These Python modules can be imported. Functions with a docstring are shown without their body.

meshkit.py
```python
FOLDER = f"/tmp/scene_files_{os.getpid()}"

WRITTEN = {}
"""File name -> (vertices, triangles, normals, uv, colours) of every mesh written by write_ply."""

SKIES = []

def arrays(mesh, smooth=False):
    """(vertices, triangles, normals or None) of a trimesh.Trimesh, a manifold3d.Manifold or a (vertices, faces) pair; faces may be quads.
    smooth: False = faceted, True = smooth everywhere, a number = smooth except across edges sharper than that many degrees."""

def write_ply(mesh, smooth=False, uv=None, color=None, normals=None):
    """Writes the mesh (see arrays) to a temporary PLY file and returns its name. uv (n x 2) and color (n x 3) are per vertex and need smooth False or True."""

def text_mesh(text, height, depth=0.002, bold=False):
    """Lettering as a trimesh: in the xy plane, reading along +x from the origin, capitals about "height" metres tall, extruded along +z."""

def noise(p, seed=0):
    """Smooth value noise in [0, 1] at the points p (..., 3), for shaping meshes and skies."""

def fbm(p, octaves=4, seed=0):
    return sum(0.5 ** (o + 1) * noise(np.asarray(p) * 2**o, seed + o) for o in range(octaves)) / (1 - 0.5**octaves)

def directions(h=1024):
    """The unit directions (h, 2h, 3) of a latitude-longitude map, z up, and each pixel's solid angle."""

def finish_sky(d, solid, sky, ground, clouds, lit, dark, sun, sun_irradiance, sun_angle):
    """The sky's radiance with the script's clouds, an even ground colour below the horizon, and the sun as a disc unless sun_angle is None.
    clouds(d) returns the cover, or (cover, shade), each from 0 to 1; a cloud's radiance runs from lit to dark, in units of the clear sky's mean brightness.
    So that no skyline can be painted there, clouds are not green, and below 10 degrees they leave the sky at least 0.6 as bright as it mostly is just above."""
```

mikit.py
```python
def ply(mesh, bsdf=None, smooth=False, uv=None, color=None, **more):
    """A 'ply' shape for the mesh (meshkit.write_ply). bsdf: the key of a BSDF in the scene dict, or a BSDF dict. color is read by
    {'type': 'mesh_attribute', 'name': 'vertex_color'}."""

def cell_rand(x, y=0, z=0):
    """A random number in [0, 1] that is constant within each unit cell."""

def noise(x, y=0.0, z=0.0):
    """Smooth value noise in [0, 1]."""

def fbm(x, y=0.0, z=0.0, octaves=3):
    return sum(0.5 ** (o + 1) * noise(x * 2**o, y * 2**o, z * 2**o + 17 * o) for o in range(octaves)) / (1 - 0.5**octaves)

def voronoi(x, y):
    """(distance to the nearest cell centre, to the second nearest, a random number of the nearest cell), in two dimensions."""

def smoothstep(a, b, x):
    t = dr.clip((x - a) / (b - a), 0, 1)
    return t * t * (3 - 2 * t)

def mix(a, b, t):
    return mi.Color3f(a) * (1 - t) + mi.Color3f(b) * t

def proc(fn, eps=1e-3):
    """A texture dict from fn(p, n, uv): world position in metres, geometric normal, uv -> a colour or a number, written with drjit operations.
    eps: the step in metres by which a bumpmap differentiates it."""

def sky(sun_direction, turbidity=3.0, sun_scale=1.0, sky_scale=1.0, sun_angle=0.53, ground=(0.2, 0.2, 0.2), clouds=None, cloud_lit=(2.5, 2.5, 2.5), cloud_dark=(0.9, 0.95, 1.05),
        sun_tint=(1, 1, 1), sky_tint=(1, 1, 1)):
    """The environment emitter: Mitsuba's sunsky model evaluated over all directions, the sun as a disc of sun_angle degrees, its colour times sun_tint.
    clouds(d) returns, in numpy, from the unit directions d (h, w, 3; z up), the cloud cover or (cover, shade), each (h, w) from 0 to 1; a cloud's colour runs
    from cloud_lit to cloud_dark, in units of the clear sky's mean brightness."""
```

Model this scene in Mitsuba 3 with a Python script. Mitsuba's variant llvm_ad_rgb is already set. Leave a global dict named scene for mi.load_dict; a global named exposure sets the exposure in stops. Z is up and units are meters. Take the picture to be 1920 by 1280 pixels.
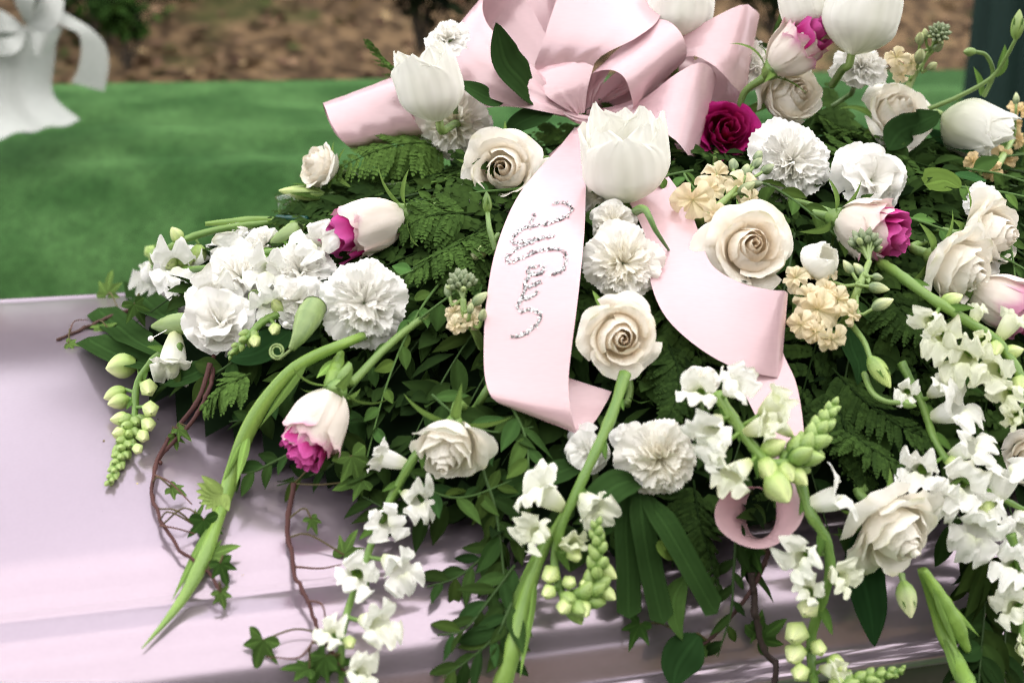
import math
import numpy as np
import mitsuba as mi
import drjit as dr
import mikit, meshkit

scene, labels = {}, {}
RNG = np.random.default_rng(7)
V = lambda *a: np.array(a, float)
nrm = lambda a: a / np.maximum(np.linalg.norm(a, axis=-1, keepdims=True), 1e-12)
T4 = mi.ScalarTransform4f

# ------------------------------------------------------------------ camera, sky, exposure
FPX, W0, H0 = 2400.0, 1920, 1280            # focal length in pixels of the 1920 x 1280 photograph
YAW, PITCH = math.radians(14.8), math.radians(15.1)
EYE = V(0, 0, 0.90)
FWD = V(math.sin(YAW) * math.cos(PITCH), math.cos(YAW) * math.cos(PITCH), -math.sin(PITCH))
RGT = V(math.cos(YAW), -math.sin(YAW), 0)
UPV = np.cross(RGT, FWD)
exposure = 2.85
scene['camera'] = {
    'type': 'thinlens', 'fov': math.degrees(2 * math.atan(W0 / 2 / FPX)), 'fov_axis': 'x',
    'aperture_radius': 0.0040, 'focus_distance': 0.93, 'near_clip': 0.05, 'far_clip': 300.0,
    'to_world': T4().look_at(origin=EYE.tolist(), target=(EYE + FWD).tolist(), up=[0, 0, 1]),
}
scene['sky'] = mikit.sky((0.14, -0.45, 0.88), turbidity=3, sun_scale=0.20, sun_angle=110, ground=(0.12, 0.11, 0.09), sun_tint=(0.93, 0.98, 1.06),
                         clouds=lambda d: (1.0, 0.55 * meshkit.fbm(d * V(2.5, 2.5, 4), 4, 3) - 0.12), cloud_lit=(3.3, 3.3, 3.35))

# ------------------------------------------------------------------ names and labels
def numbered(name):
    if name not in scene and not any(k.startswith(name + '__') for k in scene) and name not in labels:
        return name
    n = _COUNT.get(name, 0) + 1
    _COUNT[name] = n
    return f'{name}_{n:03d}'
_COUNT = {}

def thing(name, label, cat, group=None):
    key = numbered(name)
    labels[key] = {'label': label, 'category': cat}
    if group:
        labels[key]['group'] = group
    return key

_PC = {}
def part_key(parent, name):
    base = f'{parent}__{name}'
    n = _PC.get(base, -1) + 1
    _PC[base] = n
    return base if n == 0 else f'{base}_{n:03d}'

class G:
    """A mesh with one colour per vertex."""
    def __init__(s):
        s.v, s.f, s.c, s.n = [], [], [], 0
    def add(s, v, f, c):
        v = np.asarray(v, float).reshape(-1, 3)
        c = np.asarray(c, float)
        c = np.broadcast_to(c, (len(v), 3)) if c.ndim == 1 else c.reshape(-1, 3)
        s.v.append(v); s.f.append(np.asarray(f, int) + s.n); s.c.append(c); s.n += len(v)
    def grid(s, P, c, wrap=False):
        a, b = P.shape[:2]
        s.add(P, quads(a, b, wrap), c)
    def out(s):
        return np.vstack(s.v), np.vstack(s.f), np.vstack(s.c)

_Q = {}
def quads(a, b, wrap=False):
    k = (a, b, wrap)
    if k not in _Q:
        i, j = np.meshgrid(np.arange(a - 1), np.arange(b if wrap else b - 1), indexing='ij')
        j2 = (j + 1) % b
        q = np.stack([i * b + j, (i + 1) * b + j, (i + 1) * b + j2, i * b + j2], -1).reshape(-1, 4)
        _Q[k] = np.vstack([q[:, [0, 1, 2]], q[:, [0, 2, 3]]])
    return _Q[k]

def put(parent, name, g, bsdf, smooth=True):
    """One part of a thing (or, with name None, the thing itself)."""
    if isinstance(g, G):
        g = g.out()
    v, f, c = g
    key = part_key(parent, name) if name else parent
    scene[key] = {}
    DEFER.append((key, v, f, np.clip(c, 0.004, 0.93), bsdf, smooth))
    return key
DEFER = []
_DBG, _RES = False, {}
TINT = {}           # bsdf -> the two-axis colour table its uv coordinates walk
def tinted(name):
    TINT[name] = None
    def fn(p, n, uv):
        m, e = TINT[name]
        return mi.Color3f(*[float(m[k]) + float(e[0][k]) * uv.x + float(e[1][k]) * uv.y for k in range(3)])
    return mikit.proc(fn)
def finish():
    for name in TINT:
        C = [c for _, _, _, c, b, _ in DEFER if b == name]
        if not C:
            TINT[name] = (V(.5, .5, .5), np.zeros((2, 3))); continue
        C = np.vstack(C); m = C.mean(0)
        TINT[name] = (m, np.linalg.eigh(np.cov((C - m).T))[1][:, ::-1].T[:2])
    for key, v, f, c, b, smooth in DEFER:
        if b in TINT:
            m, e = TINT[b]
            if _DBG: _RES.setdefault(b, []).append(np.abs(c - m - ((c - m) @ e.T) @ e).max(1))
            scene[key] = mikit.ply((v, f), b, smooth=smooth, uv=(c - m) @ e.T)
        else:
            scene[key] = mikit.ply((v, f), b, smooth=smooth)

def fbm3(p, s=1.0, seed=0, o=3):
    return meshkit.fbm(np.asarray(p) * s, o, seed)

def frame(z, roll=0.0, up=(0, 0, 1)):
    z = nrm(np.asarray(z, float))
    up = np.asarray(up, float)
    if abs(z @ nrm(up)) > 0.97:
        up = V(0.3, 0.9, 0.2)
    x = nrm(np.cross(up, z)); y = np.cross(z, x)
    c, s = math.cos(roll), math.sin(roll)
    return np.stack([c * x + s * y, -s * x + c * y, z], 1)      # columns

# ------------------------------------------------------------------ places: camera rays met with the casket lid and the mound of the spray
def ray(u, v):
    return FWD + (u - W0 / 2) / FPX * RGT - (v - H0 / 2) / FPX * UPV
def at(u, v, d):
    return EYE + ray(u, v) * d
def camv(r, u, t):
    return nrm(r * RGT + u * UPV - t * FWD)
def pix(P):
    q = np.asarray(P) - EYE
    d = q @ FWD
    return np.stack([W0 / 2 + FPX * (q @ RGT) / d, H0 / 2 - FPX * (q @ UPV) / d], -1), d

# cross-section of the casket lid (y, height below the eye), near to far
PROF = np.array([(0.690, -0.428), (0.662, -0.424), (0.657, -0.421), (0.655, -0.416), (0.657, -0.412), (0.664, -0.409), (0.6665, -0.404), (0.668, -0.395), (0.671, -0.382), (0.677, -0.369),
    (0.686, -0.358), (0.697, -0.351), (0.709, -0.3475), (0.7150, -0.3463), (0.7176, -0.3461), (0.7192, -0.3448), (0.7206, -0.3424), (0.724, -0.3395), (0.730, -0.3345), (0.740, -0.3290), (0.760, -0.3215),
    (0.80, -0.3095), (0.86, -0.2960), (0.94, -0.2825), (1.02, -0.2745), (1.10, -0.2725), (1.18, -0.2745), (1.24, -0.2790), (1.27, -0.2825), (1.285, -0.2850), (1.292, -0.2835), (1.300, -0.2850),
    (1.306, -0.2895), (1.312, -0.300), (1.320, -0.330), (1.335, -0.350), (1.350, -0.380), (1.365, -0.412), (1.33, -0.428)])
_top = PROF[3:35]
def lid_z(y):
    return EYE[2] + np.interp(y, _top[:, 0], _top[:, 1], left=-0.9, right=-0.9)
MC, MA, MH = V(0.48, 1.00), V(0.545, 0.345), 0.165
def mound_h(x, y):
    r2 = ((x - MC[0]) / MA[0]) ** 2 + ((y - MC[1]) / MA[1]) ** 2
    return MH * (1 - np.clip(r2, 0, 1)) ** 0.75
def top_z(x, y):
    yy = np.clip(y, 0.655, 1.30)
    return np.where((y > 0.60) & (y < 1.33), lid_z(yy) + mound_h(x, y), -0.9)
_SC = {}
def surf_d(u, v):
    """Depth at which the ray through a place in the picture meets lid or mound (or passes nearest above it)."""
    k = (round(u, 1), round(v, 1))
    if k not in _SC:
        d = np.arange(0.55, 1.6, 0.002)
        P = EYE + ray(u, v)[None] * d[:, None]
        gap = P[:, 2] - top_z(P[:, 0], P[:, 1])
        hit = np.nonzero(gap < 0)[0]
        if len(hit) and gap[0] > 0:
            _SC[k] = d[hit[0]]
        else:
            ok = (P[:, 1] > 0.63) & (P[:, 1] < 1.3)
            _SC[k] = d[ok][np.argmin(gap[ok])] if ok.any() and v < 900 else 0.62 / ray(u, v)[1]
    return _SC[k]
def S(u, v, lift=0.0):
    return at(u, v, surf_d(u, v) - lift)

def spline(pts, n):
    """Catmull-Rom through the points, n samples evenly by length."""
    p = np.asarray(pts, float)
    if len(p) == 2:
        return p[0] + (p[1] - p[0]) * np.linspace(0, 1, n)[:, None]
    q = np.vstack([2 * p[0] - p[1], p, 2 * p[-1] - p[-2]])
    out = []
    for i in range(1, len(q) - 2):
        t = np.linspace(0, 1, 12, endpoint=False)[:, None]
        a, b, c, d = q[i - 1], q[i], q[i + 1], q[i + 2]
        out.append(0.5 * (2 * b + (c - a) * t + (2 * a - 5 * b + 4 * c - d) * t**2 + (3 * b - a - 3 * c + d) * t**3))
    out = np.vstack(out + [p[-1:]])
    L = np.concatenate([[0], np.cumsum(np.linalg.norm(np.diff(out, axis=0), axis=1))])
    s = np.linspace(0, L[-1], n)
    return np.stack([np.interp(s, L, out[:, k]) for k in range(out.shape[1])], 1)
def SP(pts, n=24):
    """A path over the spray: (u, v) or (u, v, lift) places, splined."""
    return spline([S(*p) for p in pts], n)

def tube(g, pts, r, c, sides=8, cap=True):
    p = np.asarray(pts, float)
    r = np.broadcast_to(np.asarray(r, float), (len(p),))
    t = nrm(np.gradient(p, axis=0))
    a = np.zeros_like(p)
    a0 = np.cross(t[0], [0.3, 0.2, 0.93]); a[0] = nrm(a0)
    for i in range(1, len(p)):
        x = a[i - 1] - t[i] * (a[i - 1] @ t[i]); a[i] = nrm(x)
    b = np.cross(t, a)
    th = np.arange(sides) * 2 * np.pi / sides
    P = p[:, None] + r[:, None, None] * (np.cos(th)[None, :, None] * a[:, None] + np.sin(th)[None, :, None] * b[:, None])
    if cap:
        P = np.concatenate([p[:1, None].repeat(sides, 1), P, p[-1:, None].repeat(sides, 1)])
    c = np.asarray(c, float)
    if c.ndim == 2:
        cc = np.vstack([c[:1], c, c[-1:]]) if cap else c
        c = cc[:, None].repeat(sides, 1)
    elif np.max(r) > .0015:
        c = np.broadcast_to(c, P.shape)
    if c.ndim == 3 and np.max(r) > .0015:
        k_ = np.arange(P.shape[0])[:, None]
        c = c * (1 + .10 * np.cos(3 * th[None] + .15 * k_) + .07 * np.cos(7 * th[None]))[..., None]
    g.grid(P, c, wrap=True)

# ------------------------------------------------------------------ materials
for _n, _dt in (('rose', .42), ('bicolour', .40), ('carnation', .42), ('tulip', .50), ('snapdragon', .50), ('stock', .55)):
    scene[_n + '_petal'] = {'type': 'principledthin', 'base_color': tinted(_n + '_petal'), 'roughness': 0.5, 'diff_trans': _dt, 'spec_trans': 0.0, 'eta': 1.36, 'sheen': 0.15}
scene['leaf'] = {'type': 'principledthin', 'base_color': tinted('leaf'), 'roughness': 0.36, 'diff_trans': 0.35, 'spec_trans': 0.0, 'eta': 1.45}
scene['glossy_leaf'] = {'type': 'principledthin', 'base_color': tinted('glossy_leaf'), 'roughness': 0.26, 'diff_trans': 0.25, 'spec_trans': 0.0, 'eta': 1.5}
scene['stalk'] = {'type': 'twosided', 'bsdf': {'type': 'principled', 'base_color': tinted('stalk'), 'roughness': 0.42, 'specular': 0.5}}
scene['twig'] = {'type': 'twosided', 'bsdf': {'type': 'principled', 'base_color': tinted('twig'), 'roughness': 0.65, 'specular': 0.25}}
scene['bark'] = {'type': 'twosided', 'bsdf': {'type': 'principled', 'base_color': tinted('bark'), 'roughness': 0.7, 'specular': 0.3}}
scene['satin'] = {'type': 'twosided', 'bsdf': {'type': 'principled', 'base_color': mikit.proc(lambda p, n, uv: mi.Color3f(0.61, 0.415, 0.452) * (0.975 + 0.05 * mikit.noise(p.x * 260, p.y * 260, p.z * 1900))),
                  'roughness': 0.24, 'specular': 1.0, 'metallic': 0.12, 'sheen': 0.3, 'sheen_tint': 0.3}}
scene['white_satin'] = {'type': 'principledthin', 'base_color': {'type': 'rgb', 'value': [0.50, 0.52, 0.50]}, 'roughness': 0.4, 'diff_trans': 0.25, 'spec_trans': 0.0, 'eta': 1.5}
scene['glitter'] = {'type': 'twosided', 'bsdf': {'type': 'principled', 'base_color': tinted('glitter'), 'metallic': 1.0, 'roughness': 0.22}}
scene['silver'] = {'type': 'twosided', 'bsdf': {'type': 'roughconductor', 'material': 'Al', 'alpha': 0.12}}
scene['pearl'] = {'type': 'principled', 'base_color': {'type': 'rgb', 'value': [0.82, 0.8, 0.78]}, 'roughness': 0.15, 'clearcoat': 1.0}
scene['clear_plastic'] = {'type': 'thindielectric', 'int_ior': 1.45}

def _lid(p, n, uv):
    fl = mikit.noise(p.x * 900, p.y * 900, p.z * 900)
    return mi.Color3f(0.392, 0.318, 0.385) * (0.98 + 0.04 * fl)
scene['lid_paint'] = {'type': 'twosided', 'bsdf': {'type': 'principled', 'base_color': mikit.proc(_lid), 'metallic': 0.64, 'roughness': 0.185, 'specular': 0.5, 'clearcoat': 0.85, 'clearcoat_gloss': 0.97}}
scene['shaded_body_paint'] = {'type': 'twosided', 'bsdf': {'type': 'principled', 'base_color': {'type': 'rgb', 'value': [0.10, 0.082, 0.085]}, 'metallic': 0.2, 'roughness': 0.35, 'clearcoat': 0.6}}  # lavender body darkened: shade and dark ground reflection put into the colour

def _turf(p, n, uv):
    a = mikit.fbm(p.x * 7, p.y * 7, p.z * 7, 4)
    b = 0.5 * mikit.noise(p.x * 130, p.y * 90, p.z * 100) + .5 * mikit.noise(p.x * 420, p.y * 300, p.z * 300)
    return mikit.mix(mi.Color3f(0.024, 0.070, 0.018), mi.Color3f(0.056, 0.130, 0.040), mikit.smoothstep(0.3, 0.7, a)) * (0.55 + 0.9 * b)
scene['turf'] = {'type': 'twosided', 'bsdf': {'type': 'principled', 'base_color': mikit.proc(_turf), 'roughness': 0.85, 'specular': 0.1}}
def _soil(p, n, uv):
    a = mikit.fbm(p.x * 2.2, p.y * 2.2, p.z * 2, 5)
    b = mikit.fbm(p.x * 22, p.y * 22, 3, 3)
    c = mikit.mix(mi.Color3f(0.055, 0.036, 0.022), mi.Color3f(0.19, 0.125, 0.07), mikit.smoothstep(0.3, 0.75, b))
    return mikit.mix(c, mi.Color3f(0.045, 0.06, 0.018), mikit.smoothstep(0.52, 0.7, a) * 0.7)
scene['soil'] = {'type': 'twosided', 'bsdf': {'type': 'principled', 'base_color': mikit.proc(_soil), 'roughness': 0.95, 'specular': 0.1}}

# ------------------------------------------------------------------ ground, bank, green carpet
def structure(key, P, bsdf, label, color=(0.2, 0.2, 0.2)):
    g = G(); g.grid(P, np.array(color))
    put(key, None, g, bsdf)
    labels[key] = {'kind': 'structure', 'label': label}

def bank_z(x, y):
    t = np.clip((y - 3.0) / 9.0, 0, 1)
    return np.where(y < 3.0, -0.02, -0.02 + 2.6 * t * t * (3 - 2 * t) + 0.0) + np.where(y > 2.2, 0.16 * (meshkit.fbm(np.stack([x, y, 0 * x], -1) * 0.9, 4, 5) - 0.5) * np.clip((y - 3) / 1.5, 0, 1), 0)
gy = np.concatenate([np.linspace(-40, 2.0, 30), np.linspace(2.2, 12, 120), np.linspace(12.5, 120, 40)])
gx = np.concatenate([np.linspace(-120, -8.4, 20), np.linspace(-8, 12, 160), np.linspace(12.5, 120, 20)])
Y, X = np.meshgrid(gy, gx, indexing='ij')
structure('ground', np.stack([X, Y, bank_z(X, Y)], -1), 'soil', 'brown leaf strewn ground rising to a bank behind the green carpet')

cp = spline([(-0.6, .012), (1.3, .012), (2.0, .014), (2.16, .03), (2.24, .14), (2.31, .34), (2.38, .50), (2.45, .572), (2.54, .600), (2.80, .632), (3.10, .672), (3.27, .694), (3.31, .682), (3.35, .56), (3.40, .25), (3.44, -.03)], 330)
cx = np.linspace(-2.6, 3.0, 260)
Y, X = np.meshgrid(cp[:, 0], cx, indexing='ij'); Z = np.repeat(cp[:, 1][:, None], len(cx), 1)
fr = np.clip((Y - 1.9) / .25, 0, 1) * np.clip((2.62 - Y) / .14, 0, 1)             # the hanging front
tp = np.clip((Y - 2.48) / .12, 0, 1) * np.clip((3.22 - Y) / .25, 0, 1)              # the flat top
q_ = lambda a, b, s: meshkit.fbm(np.stack([X * a, Z * b + Y * b, 0 * X], -1), 3, s) - .5
Yf = Y + fr * (.20 * q_(1.7, 1.6, 2) + .030 * np.sin(X * 6.5 + 5 * q_(1, 2, 4) * 2 - Z * 5))
Zf = Z + fr * .05 * q_(2.2, 1.0, 6) + tp * (.055 * q_(2.2, 5.0, 8) + .012 * np.sin(Y * 26 + X * 2.0 + 5 * q_(.8, .8, 9)))
structure('green_carpet', np.stack([X, Yf, Zf], -1), 'turf', 'green artificial grass carpet draped over the flat topped mound behind the casket')

# ------------------------------------------------------------------ casket
cas = thing('casket', 'glossy pale lavender metal casket under the flower spray', 'casket')
prof = spline(PROF, 520)
x0, x1 = -0.85, 1.75
xs = np.concatenate([x0 + 0.10 * (1 - np.cos(np.linspace(0, np.pi / 2, 8))), np.linspace(x0 + 0.14, x1 - 0.14, 24), x1 - 0.10 * (1 - np.cos(np.linspace(np.pi / 2, 0, 8)))])
k = np.minimum(np.clip((xs - x0) / 0.10, 0, 1), np.clip((x1 - xs) / 0.10, 0, 1))
k = np.sqrt(np.clip(1 - (1 - k) ** 2, 0, 1))
P = np.zeros((len(xs), len(prof), 3))
yc = 1.01
P[..., 0] = xs[:, None]
P[..., 1] = yc + (prof[None, :, 0] - yc) * (0.80 + 0.20 * k[:, None])
P[..., 2] = EYE[2] - 0.425 + (prof[None, :, 1] + 0.425) * (0.05 + 0.95 * k[:, None])
g = G(); g.grid(P, V(0.6, 0.5, 0.58)); put(cas, 'lid', g, 'lid_paint')
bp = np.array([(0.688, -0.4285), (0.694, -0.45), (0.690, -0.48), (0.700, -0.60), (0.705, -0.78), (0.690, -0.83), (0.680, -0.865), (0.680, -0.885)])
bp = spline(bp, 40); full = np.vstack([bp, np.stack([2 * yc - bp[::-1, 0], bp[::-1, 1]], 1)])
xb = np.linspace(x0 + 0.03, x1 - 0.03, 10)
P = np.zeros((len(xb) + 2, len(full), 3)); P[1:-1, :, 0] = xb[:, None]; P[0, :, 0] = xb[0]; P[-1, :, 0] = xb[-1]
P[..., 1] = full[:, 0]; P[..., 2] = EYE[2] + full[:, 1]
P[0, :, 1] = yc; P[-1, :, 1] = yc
g = G(); g.grid(P, V(0.1, 0.08, 0.08)); put(cas, 'body', g, 'shaded_body_paint')

# ------------------------------------------------------------------ builders: leaves
GREEN_DK, GREEN, GREEN_LT, GREEN_YL = V(0.022, 0.055, 0.020), V(0.045, 0.105, 0.028), V(0.12, 0.22, 0.055), V(0.30, 0.40, 0.09)
def leaf(g, base, d, n, L, w, c, nv=9, nu=5, fold=0.25, curl=0.25, shape=(0.75, 0.9), teeth=0.0, twist=0.0, wave=0.0, midrib=0.35, seed=0):
    """A leaf blade: base point, direction, upper-side normal, length, half width, colour."""
    d = nrm(np.asarray(d, float)); n = nrm(n - d * (n @ d)); b = np.cross(d, n)
    v = np.linspace(0, 1, nv); u = np.linspace(-1, 1, nu)
    ww = np.sin(np.pi * np.clip(v, 0, 1) ** shape[0]) ** shape[1]
    ww[-1] = 0.0; ww[0] = 0.06
    if teeth:
        ww = ww * (1 + teeth * np.where(np.arange(nv) % 2, 1, -1))
    ang = curl * v
    ax = np.cumsum(np.cos(ang)) / nv; az = -np.cumsum(np.sin(ang)) / nv
    ax -= ax[0]; az -= az[0]
    U, VV = np.meshgrid(u, v)
    tw = twist * VV
    lat = U * ww[:, None] * w
    up = np.abs(lat) * fold + wave * w * np.sin(VV * 11 + seed + (U > 0) * 1.3) * np.abs(U)
    lat2 = lat * np.cos(tw) - up * np.sin(tw); up2 = lat * np.sin(tw) + up * np.cos(tw)
    nn = np.sin(ang)[:, None]
    P = base + (ax[:, None] * L + up2 * nn)[..., None] * d + lat2[..., None] * b + (az[:, None] * L + up2 * np.cos(ang)[:, None])[..., None] * n
    m = 1 + midrib * np.exp(-(U / 0.22) ** 2) - 0.06 * np.abs(U)
    var = 0.85 + 0.3 * fbm3(P, 90, 3, 2) if nu > 4 else 1 + 0 * U
    C = np.asarray(c)[None, None] * (m * var)[..., None]
    g.grid(P, C)

def leaves(g, base, d, n, L, w, c, nv=5, nu=3, fold=0.3, curl=0.4, shape=(0.8, 0.9), teeth=0.0, midrib=0.3):
    """Many leaf blades at once; every argument up to c has one row per leaf."""
    base = np.asarray(base, float); m = len(base)
    d = nrm(np.asarray(d, float)); n = np.asarray(n, float); n = nrm(n - d * (n * d).sum(1, keepdims=True)); b = np.cross(d, n)
    L = np.broadcast_to(L, (m,))[:, None, None]; w = np.broadcast_to(w, (m,))[:, None, None]
    v = np.linspace(0, 1, nv); u = np.linspace(-1, 1, nu)
    ww = np.sin(np.pi * v ** shape[0]) ** shape[1]; ww[-1] = 0; ww[0] = .06
    if teeth:
        ww = ww * (1 + teeth * np.where(np.arange(nv) % 2, 1, -1))
    ang = curl * v
    ax = np.cumsum(np.cos(ang)) / nv; az = -np.cumsum(np.sin(ang)) / nv; ax -= ax[0]; az -= az[0]
    U = u[None, None]; lat = U * ww[None, :, None] * w; up = np.abs(lat) * fold
    x = ax[None, :, None] * L + up * np.sin(ang)[None, :, None]; z = az[None, :, None] * L + up * np.cos(ang)[None, :, None]
    B4 = lambda t: t[:, None, None, :]
    P = B4(base) + x[..., None] * B4(d) + lat[..., None] * B4(b) + z[..., None] * B4(n)
    C = np.broadcast_to(c, (m, 3))[:, None, None, :] * (1 + midrib * np.exp(-(U / .22) ** 2))[..., None] * np.ones_like(P)
    f = quads(nv, nu)
    g.add(P, (f[None] + (np.arange(m) * nv * nu)[:, None, None]).reshape(-1, 3), C)

def ivy_leaf(g, base, d, n, L, c, seed=0):
    d = nrm(np.asarray(d, float)); n = nrm(n - d * (n @ d)); b = np.cross(d, n)
    r = np.random.default_rng(seed)
    tips = [(0, 1.0), (0.85, 0.72), (1.75, 0.50)]
    ths, rs = [], []
    for s in (-1, 1):
        pass
    key = [(-2.6, 0.16), (-2.15, 0.42), (-1.75, 0.52), (-1.3, 0.36), (-1.12, 0.44), (-0.85, 0.76), (-0.62, 0.52), (-0.42, 0.46), (-0.2, 0.72), (0, 1.0)]
    key = key + [(-t, q) for t, q in key[-2::-1]]
    key = np.array(key); key[:, 1] *= 1 + r.uniform(-0.1, 0.1, len(key))
    th = np.linspace(-2.6, 2.6, 45); th = np.sort(np.concatenate([th, key[:, 0]]))
    rr = np.interp(th, key[:, 0], key[:, 1])
    rings = np.array([0.0, 0.3, 0.65, 1.0])
    R_, TH = np.meshgrid(rings, th, indexing='ij')
    rad = R_ * rr[None]
    vein = np.minimum.reduce([np.abs(TH - t) for t in (-1.75, -0.85, 0, 0.85, 1.75)])
    h = 0.10 * np.minimum(vein, 0.4) * R_ - 0.22 * rad ** 2 + 0.05 * np.sin(TH * 3 + seed) * R_
    P = base + L * 0.8 * ((rad * np.cos(TH))[..., None] * d + (rad * np.sin(TH) * 0.95)[..., None] * b + h[..., None] * n)
    C = np.asarray(c) * (1 + 0.7 * np.exp(-(vein / 0.05) ** 2) * (R_ > 0.01))[..., None]
    g.grid(P, C)

# ------------------------------------------------------------------ builders: flowers
SPOTS = []
def place(u, v, d_px, lift):
    c = S(u, v, lift); dep = surf_d(u, v) - lift
    return c, d_px / FPX * dep
CREAM = dict(out=V(0.93, 0.88, 0.815), edge=V(0.93, 0.905, 0.85), heart=V(0.93, 0.86, 0.73), base=V(0.72, 0.74, 0.48))
IVORY = dict(out=V(0.93, 0.89, 0.815), edge=V(0.93, 0.91, 0.855), heart=V(0.93, 0.875, 0.79), base=V(0.72, 0.74, 0.50))
PEACH = dict(out=V(0.93, 0.865, 0.80), edge=V(0.93, 0.89, 0.83), heart=V(0.93, 0.83, 0.69), base=V(0.72, 0.70, 0.45))
MAGENTA = dict(out=V(0.46, 0.010, 0.14), edge=V(0.60, 0.055, 0.25), heart=V(0.33, 0.004, 0.08), base=V(0.5, 0.15, 0.18))
BICOL = dict(out=V(0.88, 0.81, 0.75), edge=V(0.62, 0.07, 0.33), heart=V(0.44, 0.012, 0.17), base=V(0.76, 0.78, 0.56), bi=True)

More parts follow.
